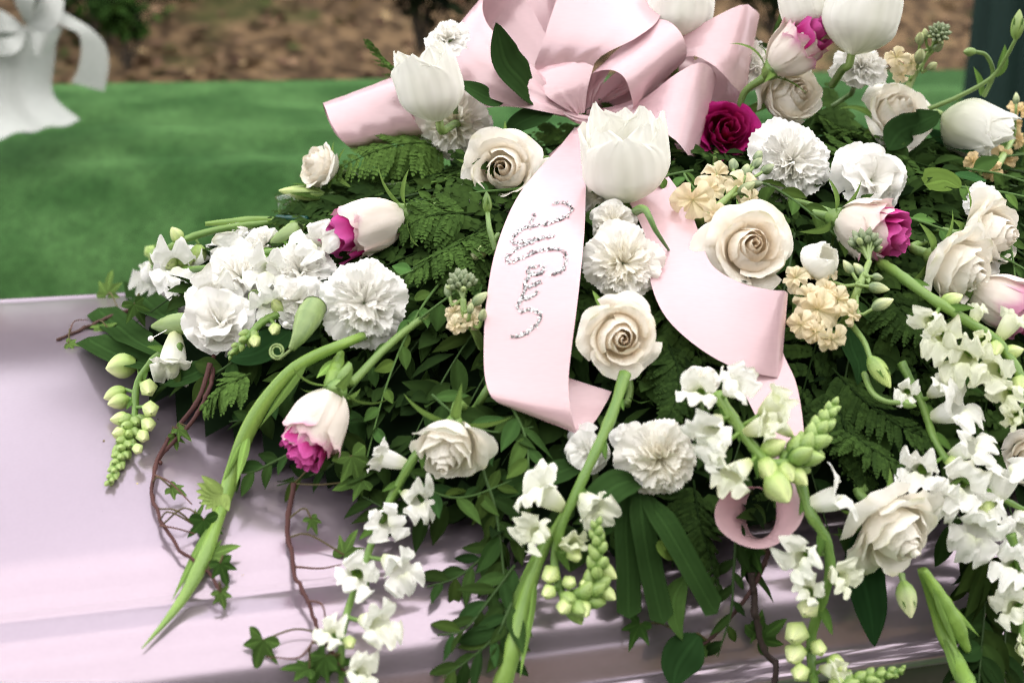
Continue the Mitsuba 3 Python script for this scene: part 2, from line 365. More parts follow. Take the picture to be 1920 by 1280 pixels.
def rose(u, v, d_px, facing, pal, label, lift=0.03, stem=None, opened=1.0, elong=1.0, npet=25, roll=0.0, seed=0, group=None, bi_edge=0.76):
    c, dia = place(u, v, d_px, lift)
    R = dia / 2
    r = np.random.default_rng(1000 + seed)
    M = frame(camv(*facing), roll, up=UPV)
    SPOTS.append((u, v, label))
    t_ = thing('rose', label, 'rose', group)
    nu, nv = 17, 13
    zoff = 0.22 * elong
    bi = bool(pal.get('bi')); mag = pal is MAGENTA
    R = R * (1.06 + 0.30 * max(0, 1 - opened) ** 1.2)
    nb, no = 9, 10
    spec = [(f, 0) for f in np.linspace(0, 1, nb)] + [(f, 1) for f in np.linspace(0, 1, no)]
    ph_run = roll
    for i, (f, outer) in enumerate(spec):
        g = G()
        U, VV = np.meshgrid(np.linspace(-1, 1, nu), np.linspace(0, 1, nv))
        jit = r.uniform(0.9, 1.1)
        if outer:
            t = 0.5 + 0.5 * f
            rm = 0.50 + 0.17 * f; close = 0.30 * (1 - opened)
            flare = (0.10 + 0.40 * f) * opened * r.uniform(0.7, 1.3)
            zr = (0.03 - 0.34 * f ** 1.3 * opened + 0.10 * (1 - opened)) + r.uniform(-.05, .05); half = 0.98 * jit; ph_run += 2.39996 + r.uniform(-.2, .2)
            spiral = 0.08; drop = 0.30 * f * opened * r.uniform(.4, 1.4); rl = f * opened * r.uniform(.4, 1.2)
        else:
            t = 0.5 * f
            rm = 0.06 + 0.43 * f; close = 0.42 - 0.10 * f; flare = 0.0
            zr = 0.27 - 0.24 * f ** .8 + r.uniform(-.02, .02); half = 2.5 - 1.15 * f; ph_run += 2.1 + r.uniform(-.25, .25)
            spiral = 0.30 - 0.12 * f; drop = 0.0; rl = 0.0
            if bi or mag:
                close = 0.16 - 0.10 * f; flare = 0.10 * f; zr += (0.20 if bi else 0.04) + r.uniform(-.06, .06); half *= 0.8
        tip = 1 - (0.07 + 0.12 * t) * np.abs(U) ** 2.4 + 0.035 * outer * np.exp(-(U / 0.16) ** 2)
        vv = VV * tip
        cup = np.sin(np.minimum(vv / 0.60, 1) * np.pi / 2) ** 0.70
        fl = np.clip((vv - 0.50) / 0.50, 0, 1)
        rho = 0.03 + rm * cup * (0.74 + 0.26 * opened) - close * rm * fl ** 1.4 + flare * fl ** 1.6
        z = -1.05 * elong + (1.05 * elong + zr) * vv ** 0.95 - drop * fl ** 3
        rho = rho + rl * 0.12 * np.abs(U) ** 3 * VV ** 2 + rl * .05 * fl ** 6
        z = z - rl * 0.15 * np.abs(U) ** 3.5 * VV ** 3 - rl * .10 * fl ** 6
        s = 5.0 * i + seed * 3.1
        w = fbm3(np.stack([U * 1.5 + s, VV * 1.3, 0 * U], -1), 1.5, 2, 2) - 0.5
        w2 = fbm3(np.stack([U * 2.6 + s, VV * .8 + 5, 0 * U], -1), 1.6, 4, 2) - 0.5
        ruff = 2.2 if (mag or bi) and not outer else 1.0
        rho = rho * (1 + spiral * U) + w * (0.05 + 0.15 * t) * VV * ruff
        z = z + w2 * (0.05 + 0.20 * t) * VV ** 2 * ruff
        half_v = half * (0.60 + 0.40 * np.sin(np.clip(VV * 1.3, 0, 1) * np.pi / 2))
        ph = ph_run + half_v * U
        rho = np.maximum(rho, 0.008)
        P = np.stack([rho * np.cos(ph), rho * np.sin(ph), z + zoff], -1) * R
        P = c + P @ M.T
        k = np.clip(VV * tip, 0, 1)
        if bi:
            if outer:
                m_ = np.clip((k + 0.10 * np.abs(U) ** 2 - bi_edge + 0.55 * w) / 0.30, 0, 1) ** 1.4 * (0.95 - .35 * f)
                far = pal['edge']
            else:
                m_ = np.clip((k - 0.35) / 0.35, 0, 1); far = pal['heart'] + (V(.66, .12, .38) - pal['heart']) * (np.clip((k - .66) / .3, 0, 1) ** 2)[..., None]
            C = pal['out'] + (far - pal['out']) * m_[..., None]
        else:
            body = pal['heart'] + (pal['out'] - pal['heart']) * np.clip(t * 1.25, 0, 1)
            C = body + (pal['edge'] - body) * (np.clip((k - 0.55) / 0.45, 0, 1) ** 1.5 * (0.30 + 0.5 * t))[..., None]
            if outer and not mag:
                bruise = np.clip((k - .90) / .08, 0, 1) * np.clip((w2 - .10) / .06, 0, 1)
                C = C + (V(.58, .42, .24) - C) * (.45 * bruise)[..., None]
        C = C + (pal['base'] - C) * (np.clip(1 - k / 0.30, 0, 1) ** 1.3 * 0.8)[..., None]
        vein = 1 + 0.03 * np.sin(U * 30 + 6 * w) * (1 - .5 * VV)
        g.grid(P, C * vein[..., None])
        put(t_, 'petal', g, 'bicolour_petal' if bi or mag else 'rose_petal')
    base = c + M @ (V(0, 0, -1.05 * elong + zoff) * R)
    ax = M[:, 2]
    g = G()                                                     # hip and sepals
    tube(g, [base - ax * 0.16 * R, base - ax * 0.06 * R, base + ax * 0.06 * R, base + ax * 0.2 * R], [0.10 * R, 0.19 * R, 0.24 * R, 0.30 * R], V(0.16, 0.27, 0.07), 10)
    put(t_, 'calyx', g, 'stalk')
    for q in range(5):
        a = q * 2 * np.pi / 5 + seed
        o = M @ V(math.cos(a), math.sin(a), 0)
        g = G()
        leaf(g, base + o * 0.2 * R + ax * 0.05 * R, o * (0.75 + 0.4 * r.random()) + ax * (0.65 * r.random() + 0.15), ax - o * 0.3, R * (0.95 + 0.4 * r.random()), 0.11 * R, V(0.14, 0.24, 0.075), 8, 3, 0.3, 0.5 + 1.1 * r.random(), (0.55, 0.8))
        put(t_, 'sepal', g, 'leaf')
    if stem is not None:
        pts = [base - ax * 0.12 * R, base - ax * 0.5 * R] + [S(*p) for p in stem]
    else:
        q = base - ax * 0.9 * R
        pts = [base - ax * 0.12 * R, q, q + V(0, 0, -0.05)]
    p = spline(pts, 22)
    g = G(); tube(g, p, 0.0027 + 0.0012 * np.linspace(1, 0, 22) ** 6, V(0.17, 0.27, 0.07) * (0.85 + 0.3 * fbm3(p, 60, 2))[:, None]); put(t_, 'stem', g, 'stalk')
    return t_

WHITE = dict(out=V(0.92, 0.915, 0.89), heart=V(0.91, 0.895, 0.84))
CREAMY = dict(out=V(0.925, 0.905, 0.86), heart=V(0.92, 0.865, 0.75))
def carnation(u, v, d_px, facing, label, pal=WHITE, lift=0.03, npet=44, seed=0, name='carnation', cat='carnation', teeth=1.0, stem=None, group=None, dome=1.0):
    c, dia = place(u, v, d_px, lift)
    R = dia / 2
    r = np.random.default_rng(2000 + seed)
    M = frame(camv(*facing), r.uniform(0, 6), up=UPV)
    SPOTS.append((u, v, label))
    t_ = thing(name, label, cat, group)
    nu, nv = 27, 7
    for i in range(npet):
        t = (i + 0.5) / npet
        tilt = (0.10 + 1.42 * t ** 0.85) * r.uniform(0.86, 1.14)
        L = (0.72 + 0.30 * t) * r.uniform(0.84, 1.12)
        az = i * 2.39996 + r.uniform(-0.3, 0.3)
        loose = teeth <= .4
        half = r.uniform(0.72, 1.0) if loose else r.uniform(0.46, 0.62) + .32 * (t > .62)
        if loose: L *= r.uniform(.85, 1.25); tilt *= r.uniform(.75, 1.15)
        U, VV = np.meshgrid(np.linspace(-1, 1, nu), np.linspace(0, 1, nv))
        s0 = r.uniform(0, 9)
        edge = 1 - 0.14 * U ** 2 + 0.03 * np.sin(U * 5 + s0)
        tooth = np.where(np.arange(nu) % 2, 0.045, -0.045) * teeth * r.uniform(0.1, 1.2, nu) * (1 - .45 * (t > .62))
        edge = edge + tooth[None] * (VV > 0.95)
        a = U * half * (0.55 + 0.45 * VV)
        rad = VV * L * edge
        x = rad * np.sin(a) * 0.95
        y = rad * np.cos(a)
        ruff = ((0.14 * np.sin(U * (2.6 + 2.0 * r.random()) + s0) + 0.06 * np.sin(U * 7 + 2 * s0) + .22 * (fbm3(np.stack([U * 1.4 + s0, VV * 1.5, 0 * U], -1), 2, 3, 2) - .5)) if loose else (0.085 * np.sin(U * (5.5 + 2.5 * r.random()) + s0) + 0.05 * np.sin(U * 12 + 2 * s0))) * VV ** 1.7 * (1.25 - 0.45 * t)
        bend = 0.30 * r.uniform(0.3, 1.4)
        tl = tilt + bend * VV ** 2
        # in the petal's frame: y along, x across, h out of the blade
        yy = y * np.sin(tl) - ruff * np.cos(tl)
        zz = y * np.cos(tl) + ruff * np.sin(tl)
        P = np.stack([yy * math.cos(az) - x * math.sin(az), yy * math.sin(az) + x * math.cos(az), (zz * dome - 0.42)], -1) * R * 1.02
        P = c + P @ M.T
        C = pal['heart'] + (pal['out'] - pal['heart']) * np.clip(0.15 + 1.1 * t + 0.3 * VV, 0, 1)[..., None]
        C = C * (1 - 0.08 * (1 - VV) ** 2)[..., None] * (1 + 0.03 * np.sin(U * 20 + s0))[..., None]
        C = C + (V(0.55, 0.60, 0.30) - C) * (np.clip(0.25 - VV, 0, 1) * 2.0)[..., None]
        g = G(); g.grid(P, C)
        put(t_, 'petal', g, 'carnation_petal')
    ax = M[:, 2]
    g = G()
    b = c - ax * 0.44 * R
    tube(g, [b + ax * 0.12 * R, b - ax * 0.05 * R, b - ax * 0.45 * R, b - ax * 0.62 * R], np.array([0.22, 0.24, 0.17, 0.06]) * R, V(0.16, 0.27, 0.11), 12)
    put(t_, 'calyx', g, 'stalk')
    pts = [b - ax * 0.6 * R, b - ax * 0.9 * R] + ([S(*p) for p in stem] if stem else [b - ax * 1.1 * R + V(0, 0, -0.04)])
    g = G(); tube(g, spline(pts, 14), 0.0022, V(0.15, 0.25, 0.10)); put(t_, 'stem', g, 'stalk')
    return t_

def tulip(u, v, d_px, axis, label, lift=0.05, stem=None, seed=0, elong=1.15, npet=8, open_=0.35, name='tulip', cat='tulip', green=0.0, ragged=0.06):
    """A cup of petals; u, v is the middle of the cup, d_px its width, axis the way its mouth points."""
    c, dia = place(u, v, d_px, lift)
    R = dia / 2
    r = np.random.default_rng(3000 + seed)
    M = frame(camv(*axis), r.uniform(0, 6), up=UPV)
    ax = M[:, 2]
    SPOTS.append((u, v, label))
    t_ = thing(name, label, cat)
    nu, nv = 13, 13
    for i in range(npet):
        ring = 0 if i < npet // 2 else 1
        k = npet // 2 if ring == 0 else npet - npet // 2
        U, VV = np.meshgrid(np.linspace(-1, 1, 25), np.linspace(0, 1, nv))
        az = (i + 0.5 * ring) * 2 * np.pi / k + r.uniform(-0.15, 0.15)
        rm = (0.80 if ring == 0 else 0.96) * r.uniform(0.94, 1.05)
        Hh = 2.0 * elong * r.uniform(0.88, 1.06) * (1.0 if ring == 0 else 0.93)
        top = 1 - 0.10 * np.abs(U) ** 3 + ragged * .5 * np.sin(U * 5 + i * 2.1)
        vv = VV * top
        belly = np.sin(np.clip(vv / 0.45, 0, 1) * np.pi / 2) ** 0.8
        rho = 0.04 + rm * belly + (open_ * 0.9 * r.uniform(0.4, 1.35) - 0.26) * np.clip((vv - 0.45) / 0.55, 0, 1) ** 1.6
        half = (1.22 if k <= 4 else 1.0) * (0.45 + 0.55 * np.sin(np.clip(VV * 1.9, 0, 1) * np.pi / 2)) * np.sqrt(np.clip(1 - (np.clip((VV - 0.55) / 0.47, 0, 1)) ** 2.4, 0.0, 1))
        rho = rho * (1 + 0.05 * np.cos(U * np.pi / 2) + .045 * np.exp(-(U / .10) ** 2) * VV + .010 * np.sin(U * 22) * (.3 + VV) + 0.03 * U * (1 if i % 2 else -1))
        rho = rho + (fbm3(np.stack([U + 9 * i, VV * 1.2, 0 * U + seed], -1), 2, 3) - 0.5) * 0.22 * VV
        z = Hh * vv ** 1.05 - elong + (fbm3(np.stack([U * 2 + 9 * i, VV * 0 + 3, 0 * U + seed], -1), 2, 8) - 0.5) * 0.25 * VV ** 3
        ph = az + half * U
        P = np.stack([rho * np.cos(ph), rho * np.sin(ph), z], -1) * R
        P = c + P @ M.T
        C = V(0.91, 0.905, 0.86) * (1 - 0.05 * np.cos(U * 22) * (1 - .4 * VV))[..., None] * np.ones_like(VV)[..., None]
        gk = np.clip(0.35 + green - VV * (1.0 if green == 0 else 0.8), 0, 1) * (0.5 + 0.9 * green) + 0.10 * np.exp(-(U / 0.12) ** 2) * (1 - VV) + green * 0.35 * np.exp(-(U / 0.3) ** 2) * (1 - VV)
        C = C + (V(0.50, 0.58, 0.20) - C) * np.clip(gk, 0, 0.85)[..., None]
        g = G(); g.grid(P, C); put(t_, 'petal', g, 'tulip_petal')
    base = c - ax * elong * R
    pts = [base + ax * 0.05 * R, base - ax * 0.3 * R] + ([S(*p) for p in stem] if stem else [base - ax * 0.6 * R, base - ax * 0.6 * R + V(0, 0, -0.06)])
    p = spline(pts, 18)
    k_ = np.linspace(0, 1, 18)
    rs_ = 0.0033 * (np.clip((1 - k_) / .55, .1, 1) if seed == 2 else 1 + 0 * k_)
    g = G(); tube(g, p, rs_, np.stack([V(0.30, 0.36, 0.10) + (V(0.15, 0.25, 0.06) - V(0.30, 0.36, 0.10)) * min(1, q / 5) - (V(0.13, 0.22, 0.045) * max(0, (q - 10) / 8) if seed == 2 else 0) for q in range(18)])); put(t_, 'stem', g, 'stalk')
    return t_, base, ax, R

SNAP_W, SNAP_G = V(0.92, 0.92, 0.885), V(0.66, 0.72, 0.36)
def snap_floret(g, base, ax, L, r, whiteness=1.0, openness=1.0):
    """A snapdragon floret: tube, two-lobed upper lip folded back, swollen lower lip closing the mouth with three lobes turned down."""
    M = frame(ax, r.normal(0, 0.9), up=UPV)
    tint = lambda v: SNAP_G + (SNAP_W - SNAP_G) * np.clip((v - 0.05) / 0.4 + whiteness - 0.7, 0, 1)[..., None] * np.clip(whiteness, 0, 1)
    v, th = np.meshgrid(np.linspace(0, 1, 8), np.arange(18) * 2 * np.pi / 18, indexing='ij')
    rho = 0.09 + 0.13 * np.sin(v * np.pi / 2) + 0.012 * np.cos(th * 4)
    P = np.stack([rho * np.cos(th) * 1.1, rho * np.sin(th), v * 0.62 - .02], -1) * L
    g.grid(base + P @ M.T, tint(v * .6), wrap=True)
    def lip(width, length, y0, pitch, bend, lobes, hump, droop, seed):
        U, W = np.meshgrid(np.linspace(-1, 1, 25), np.linspace(0, 1, 10))
        edge = 1 - .30 * np.abs(U) ** 3 - .34 * (.5 + .5 * np.cos(U * np.pi * lobes + (np.pi if lobes == 3 else 0) * 1.0)) ** 3 + .05 * np.sin(U * 9 + seed)
        s = W * edge
        ang = pitch + bend * s ** 1.2
        ds = length * edge / 9
        # integrate along the lip: forward (z) and up (y)
        yy = np.cumsum(np.sin(ang) * ds, 0); zz = np.cumsum(np.cos(ang) * ds, 0); yy -= yy[0]; zz -= zz[0]
        wd = width * (0.55 + 0.75 * np.sin(np.clip(W * 1.2, 0, 1) * np.pi / 2))
        x = U * wd
        y = y0 + yy - np.sign(y0) * .14 * U ** 2 * (1 - .6 * W) + hump * np.exp(-((W - .35) / .22) ** 2) * (.72 + .28 * np.cos(U * 2 * np.pi)) * (1 - U ** 4)
        rf = fbm3(np.stack([U * 1.6 + seed * 3, W * 1.7, 0 * U], -1), 2.2, int(seed * 10), 2) - .5
        y = y + rf * .34 * W * openness + .05 * np.sin(U * 8 + seed) * W ** 2
        z = .54 + zz - droop * np.abs(U) * W * .22 + (fbm3(np.stack([U * 1.6, W * 1.7, 0 * U + seed], -1), 2.2, 3, 2) - .5) * .22 * W
        C = tint(.35 + .65 * W)
        if y0 < 0: C = C + (V(.86, .82, .48) - C) * (.55 * np.exp(-((W - .3) / .16) ** 2) * np.exp(-(U / .5) ** 2))[..., None]
        if brown: C = C + (V(.60, .45, .26) - C) * (np.clip((W - .75) / .25, 0, 1) * np.clip(rf * 5, 0, .7))[..., None]
        g.grid(base + (np.stack([x, y, z], -1) * L) @ M.T, C)
    openness *= r.uniform(.7, 1.1); o = .35 + .65 * openness; brown = r.random() < .22
    lip(.30, .50 * o, .16, .25, 1.75 * openness, 2, .02, .3, r.uniform(0, 6))
    lip(.34, .58 * o, -.18, .45, -2.3 * openness, 3, .17, .4, r.uniform(0, 6))
def bud(g, base, ax, L, w, c0, c1, r, nt=10):
    """A closed bud, c0 at its foot, c1 at its tip, slightly ribbed."""
    M = frame(ax, r.uniform(0, 6))
    v, th = np.meshgrid(np.linspace(0, 1, 8), np.arange(nt) * 2 * np.pi / nt, indexing='ij')
    rho = np.sin(np.pi * np.clip(0.04 + v * 0.94, 0, 1) ** 0.8) ** 0.8 * w * (1 + 0.10 * np.cos(th * 5))
    P = np.stack([rho * np.cos(th), rho * np.sin(th), v * L], -1)
    C = c0 + (c1 - c0) * np.clip(v * 1.3 - 0.2, 0, 1)[..., None]
    g.grid(base + P @ M.T, C * (1 - 0.12 * np.cos(th * 5))[..., None], wrap=True)
def calyx_cup(g, base, ax, L, r, c=V(0.16, 0.28, 0.06)):
    M = frame(ax, r.uniform(0, 6))
    for q in range(5):
        a = q * 2 * np.pi / 5
        o = M @ V(math.cos(a), math.sin(a), 0)
        leaf(g, base + o * L * 0.06, ax * 0.8 + o * 0.75, o * -0.7 + ax * 0.6, L, L * 0.33, c, 6, 3, 0.2, -0.7, (0.8, 0.9))

def snapdragon(label, path, florets=(), buds=(), tip=0.0, lift=0.03, seed=0, r0=0.0030, r1=0.0018, tip_L=0.10, green=V(0.15, 0.245, 0.048), group=None, cat='snapdragon'):
    """path: stem places; florets: (u, v, size px, whiteness); buds: (u, v, size px). tip: the last part of the stem crowded with small buds."""
    r = np.random.default_rng(4000 + seed)
    t_ = thing('snapdragon', label, cat, group)
    p = SP(path, 40)
    g = G(); tube(g, p, np.linspace(r0, r1, 40) * (1 + .07 * np.sin(np.arange(40) * 1.3) + .12 * (np.arange(40) % 7 == 0)), green * (0.85 + 0.35 * fbm3(p, 50, 2))[:, None], 10); put(t_, 'stem', g, 'stalk')
    if len(florets) + len(buds) > 3 and tip >= 0:
        for f_ in (.10, .24, .40, .58):
            i = int(f_ * 39); t0 = nrm(p[min(39, i + 2)] - p[i]); o_ = nrm(np.cross(t0, camv(0, .2, 1)) * r.choice([-1, 1]) + camv(0, 0, .6)); L_ = r.uniform(.012, .022)
            g = G(); leaf(g, p[i], nrm(t0 * .8 + o_ * .8), camv(0, .3, 1), L_, L_ * .15, V(.085, .16, .035), 8, 3, .3, r.uniform(.2, .9), (.6, .8)); put(t_, 'leaf', g, 'leaf')
    pp, _ = pix(p)
    def near(u, v):
        i = int(np.argmin(np.hypot(pp[:, 0] - u, pp[:, 1] - v)))
        return p[min(i, 39)]
    for q in florets:
        u, v, px = q[:3]; wh = q[3] if len(q) > 3 else 1.0; op = q[4] if len(q) > 4 else 1.0
        P = S(u, v, lift + 0.008); L = 1.04 * px / FPX * surf_d(u, v)
        a = P - near(u, v); a = a + 0.35 * camv(0, 0, 1) * np.linalg.norm(a) + r.normal(0, 0.15, 3) * np.linalg.norm(a)
        a = nrm(a)
        b = P - a * L * 0.42
        g = G(); snap_floret(g, b, a, L, r, wh, op); fk = put(t_, 'floret', g, 'snapdragon_petal')
        g = G(); calyx_cup(g, b - a * L * 0.02, a, L * 0.30, r); tube(g, [b, b * 0.7 + near(u, v) * 0.3 - V(0, 0, 0.001), near(u, v)], 0.0014, green, 6); put(t_, 'calyx', g, 'stalk')
    for q in buds:
        u, v, px = q[:3]; c1 = q[3] if len(q) > 3 else V(0.66, 0.72, 0.34)
        P = S(u, v, lift + 0.006); L = px / FPX * surf_d(u, v)
        n0 = near(u, v); a = P - n0
        a = nrm(a + 0.5 * nrm(p[-1] - p[0]) * np.linalg.norm(a) + 0.3 * np.linalg.norm(a) * camv(0, 0, 1))
        b = P - a * L * 0.5
        g = G(); bud(g, b, a, L, L * 0.36, V(0.30, 0.42, 0.10), c1, r); put(t_, 'bud', g, 'stalk')
        g = G(); calyx_cup(g, b, a, L * 0.5, r); tube(g, [b, n0], 0.0013, green, 6); put(t_, 'calyx', g, 'stalk')
    if tip > 0:
        i0 = int((1 - tip) * 39); seg = p[i0:]
        n = max(10, int(np.linalg.norm(np.diff(seg, axis=0), axis=1).sum() / 0.0019))
        q = spline(seg, n); tg = nrm(np.gradient(q, axis=0))
        for j in range(n):
            fr = j / n; L = tip_L / 10 * (1.0 - 0.62 * fr)
            M = frame(tg[j]); a = j * 2.399
            o = M @ V(math.cos(a), math.sin(a), 0)
            g = G(); bud(g, q[j] + o * 0.12 * L, tg[j] * 0.9 + o * (0.85 - 0.45 * fr), L, L * 0.36, V(0.17, 0.29, 0.07), V(0.32, 0.45, 0.15), r, 8); put(t_, 'bud', g, 'stalk')
            if j % 2 == 0:
                g = G(); leaf(g, q[j], tg[j] * 0.7 + o, tg[j] - o * 0.5, L * 1.25, L * 0.3, V(0.14, 0.26, 0.06), 6, 3, 0.3, -0.6); put(t_, 'bract', g, 'leaf')
    return t_

STOCK_C = V(0.90, 0.785, 0.52)
def stock(label, stem, florets, buds, lift=0.035, seed=0, head=None, tint=STOCK_C):
    """florets: (u, v, size px, facing); buds: (u, v, px, yellow 0..1); head: (u, v, px) a knob of small grey-green buds."""
    r = np.random.default_rng(5000 + seed)
    t_ = thing('stock_flower', label, 'stock flower')
    p = SP(stem, 24)
    g = G(); tube(g, p, np.linspace(0.0036, 0.002, 24), V(0.24, 0.33, 0.10)); put(t_, 'stem', g, 'stalk')
    pp, _ = pix(p)
    near = lambda u, v: p[int(np.argmin(np.hypot(pp[:, 0] - u, pp[:, 1] - v)))]
    for u, v, px, fc in florets:
        P = S(u, v, lift); L = px / FPX * surf_d(u, v) / 2
        M = frame(camv(*fc), r.uniform(0, 6), up=UPV); g = G()
        npet = 8
        for i in range(npet):
            t = i / (npet - 1); tilt = (0.25 + 1.25 * t) * r.uniform(.8, 1.2)
            U, VV = np.meshgrid(np.linspace(-1, 1, 11), np.linspace(0, 1, 7))
            s0 = r.uniform(0, 9); a = U * (0.62 if t > 0.3 else 0.5) * (0.6 + 0.4 * VV)
            rad = VV * (0.62 + 0.42 * t) * (1 - 0.18 * U ** 2 - 0.10 * np.exp(-(U / 0.25) ** 2) * VV)
            ru = (0.13 * np.sin(U * 3.4 + s0) + .07 * np.sin(U * 7 + s0)) * VV ** 1.5
            tl = tilt + 0.5 * VV ** 2; az = i * 2.39996 + r.uniform(-0.2, 0.2)
            x = rad * np.sin(a); y = rad * np.cos(a)
            yy = y * np.sin(tl) - ru * np.cos(tl); zz = y * np.cos(tl) + ru * np.sin(tl)
            Q = np.stack([yy * math.cos(az) - x * math.sin(az), yy * math.sin(az) + x * math.cos(az), zz - 0.25], -1) * L
            C = (tint * r.uniform(0.94, 1.04)) * (1 - 0.15 * (1 - VV))[..., None] * V(1, 1 + 0.02 * t, 1 + 0.12 * t)
            C = C + (V(0.45, 0.5, 0.12) - C) * (np.clip(0.3 - VV, 0, 1) * 1.6)[..., None]
            g.grid(P + Q @ M.T, C)
        put(t_, 'floret', g, 'stock_petal')
        g = G(); b = P - M[:, 2] * 0.25 * L; n0 = near(u, v)
        tube(g, [b, b - M[:, 2] * 0.5 * L, n0 * 0.6 + b * 0.4 - V(0, 0, 0.004), n0], 0.0013, V(0.22, 0.33, 0.10), 6); put(t_, 'stalk', g, 'stalk')
    for q in buds:
        u, v, px, ye = q
        P = S(u, v, lift + 0.01); L = .88 * px / FPX * surf_d(u, v); n0 = near(u, v)
        a = nrm(nrm(P - n0) + 0.8 * nrm(p[-1] - p[-6]) + r.normal(0, 0.15, 3)); b = P - a * L * 0.5
        g = G(); bud(g, b, a, L, L * 0.27, V(0.17, 0.24, 0.12), V(0.24, 0.30, 0.18) * (1 - ye) + V(0.82, 0.74, 0.36) * ye, r); put(t_, 'bud', g, 'stalk')
        g = G(); tube(g, spline([b + a * L * 0.1, b - a * L * 0.6, n0], 8), 0.0012, V(0.22, 0.33, 0.10), 6); put(t_, 'stalk', g, 'stalk')
    if head:
        u, v, px = head; Rr = px / FPX * surf_d(u, v) / 2; c = S(u, v, lift + 0.012); ax = nrm(c - p[-1] + camv(0, 0, 1) * 0.01); M = frame(ax)
        for j in range(26):
            zz = 1 - 1.25 * (j + 0.5) / 26; a = j * 2.39996; rr = math.sqrt(max(0, 1 - zz * zz))
            o = M @ V(rr * math.cos(a), rr * math.sin(a), zz)
            g = G(); bud(g, c + o * Rr * 0.45, o * 0.9 + ax * 0.5, Rr * 0.62 * r.uniform(0.8, 1.1), Rr * 0.19, V(0.15, 0.21, 0.11), V(0.26, 0.32, 0.19) if zz > -0.1 else V(0.45, 0.48, 0.2), r, 8); put(t_, 'bud', g, 'stalk')
        g = G()
        for j in range(0, 26, 2):
            zz = 1 - 1.25 * (j + 0.5) / 26; a = j * 2.39996; rr = math.sqrt(max(0, 1 - zz * zz))
            o = M @ V(rr * math.cos(a), rr * math.sin(a), zz)
            tube(g, [p[-1], p[-1] * 0.4 + c * 0.6 + o * Rr * 0.2, c + o * Rr * 0.5], 0.0011, V(0.24, 0.33, 0.12), 5)
        put(t_, 'stalk', g, 'stalk')
    return t_

# ------------------------------------------------------------------ builders: foliage sprays
def pinna(g, base, d, n, L, w, c, nl, r, lw=0.36):
    """One side branch of a fern frond: a rib with two rows of toothed leaflets."""
    b = np.cross(d, n)
    s = np.linspace(0, 1, 5)
    tube(g, base + np.outer(s * L * .93, d) - np.outer((s ** 2) * L * 0.10, n), np.linspace(0.0005, 0.0002, 5), c * 1.1, 3, cap=False)
    f = (0.06 + 0.90 * np.arange(nl) / nl).repeat(2); sd = np.tile([-1.0, 1.0], nl)[:, None]; m = 2 * nl
    q = base + f[:, None] * L * d - (f ** 2)[:, None] * L * 0.12 * n
    ll = w * (np.sin(np.pi * (0.22 + 0.70 * f) ** 0.9) + 0.12) * r.uniform(.88, 1.12, m)
    dd = b * sd * 0.82 + d * 0.62 + r.normal(0, .08, (m, 3))
    nn = n + b * sd * r.uniform(-.25, .35, (m, 1)) + d * r.uniform(-.2, .2, (m, 1))
    leaves(g, q, dd, nn, ll, ll * lw, c * r.uniform(.8, 1.3, (m, 1)), 6, 3, .15, .35, (.62, .75), .12, .25)
    leaves(g, [base + d * .94 * L - n * .106 * L], [d], [n], w * .7, w * .22, c, 5, 3, .15, .3)

def fern(label, pts, hw, c, npin=13, seed=0, group=None, facing=None, nl=8):
    """pts: world points of the rib, foot to tip; hw: half width of the frond at its broadest."""
    r = np.random.default_rng(6000 + seed)
    t_ = thing('fern_frond', label, 'fern', group)
    p = spline(pts, 30); tg = nrm(np.gradient(p, axis=0)); flop = r.normal(0, .22)
    g = G(); tube(g, p[:29], np.linspace(0.0009, 0.0003, 29), c * 0.7, 5); put(t_, 'rib', g, 'leaf')
    nface = facing if facing is not None else nrm(V(0, -0.35, 0.9))
    sd0 = 1
    for k in range(npin):
        f = 0.10 + 0.88 * k / npin
        i = f * 29; i0 = int(i); q = p[i0] + (p[min(29, i0 + 1)] - p[i0]) * (i - i0); t = tg[i0]
        n = nrm(nface - t * (nface @ t)); b = np.cross(t, n); n = nrm(n + b * flop); b = np.cross(t, n)
        L = hw * (1 - f) ** 0.75 * min(1, 0.55 + 3.0 * f) * 1.1 + 0.004
        for sd in (-1, 1):
            d = nrm(b * sd * 0.86 + t * (0.42 + 0.25 * f) - n * r.uniform(-0.05, 0.40))
            n2 = nrm(n + b * sd * 0.1 + r.normal(0, 0.18, 3)); n2 = nrm(n2 - d * (n2 @ d))
            g = G(); pinna(g, q, d, n2, L, max(0.0045, L * 0.21), c * r.uniform(0.85, 1.15), max(3, int(nl * (L / hw) + 2)), r); put(t_, 'pinna', g, 'leaf')
    return t_

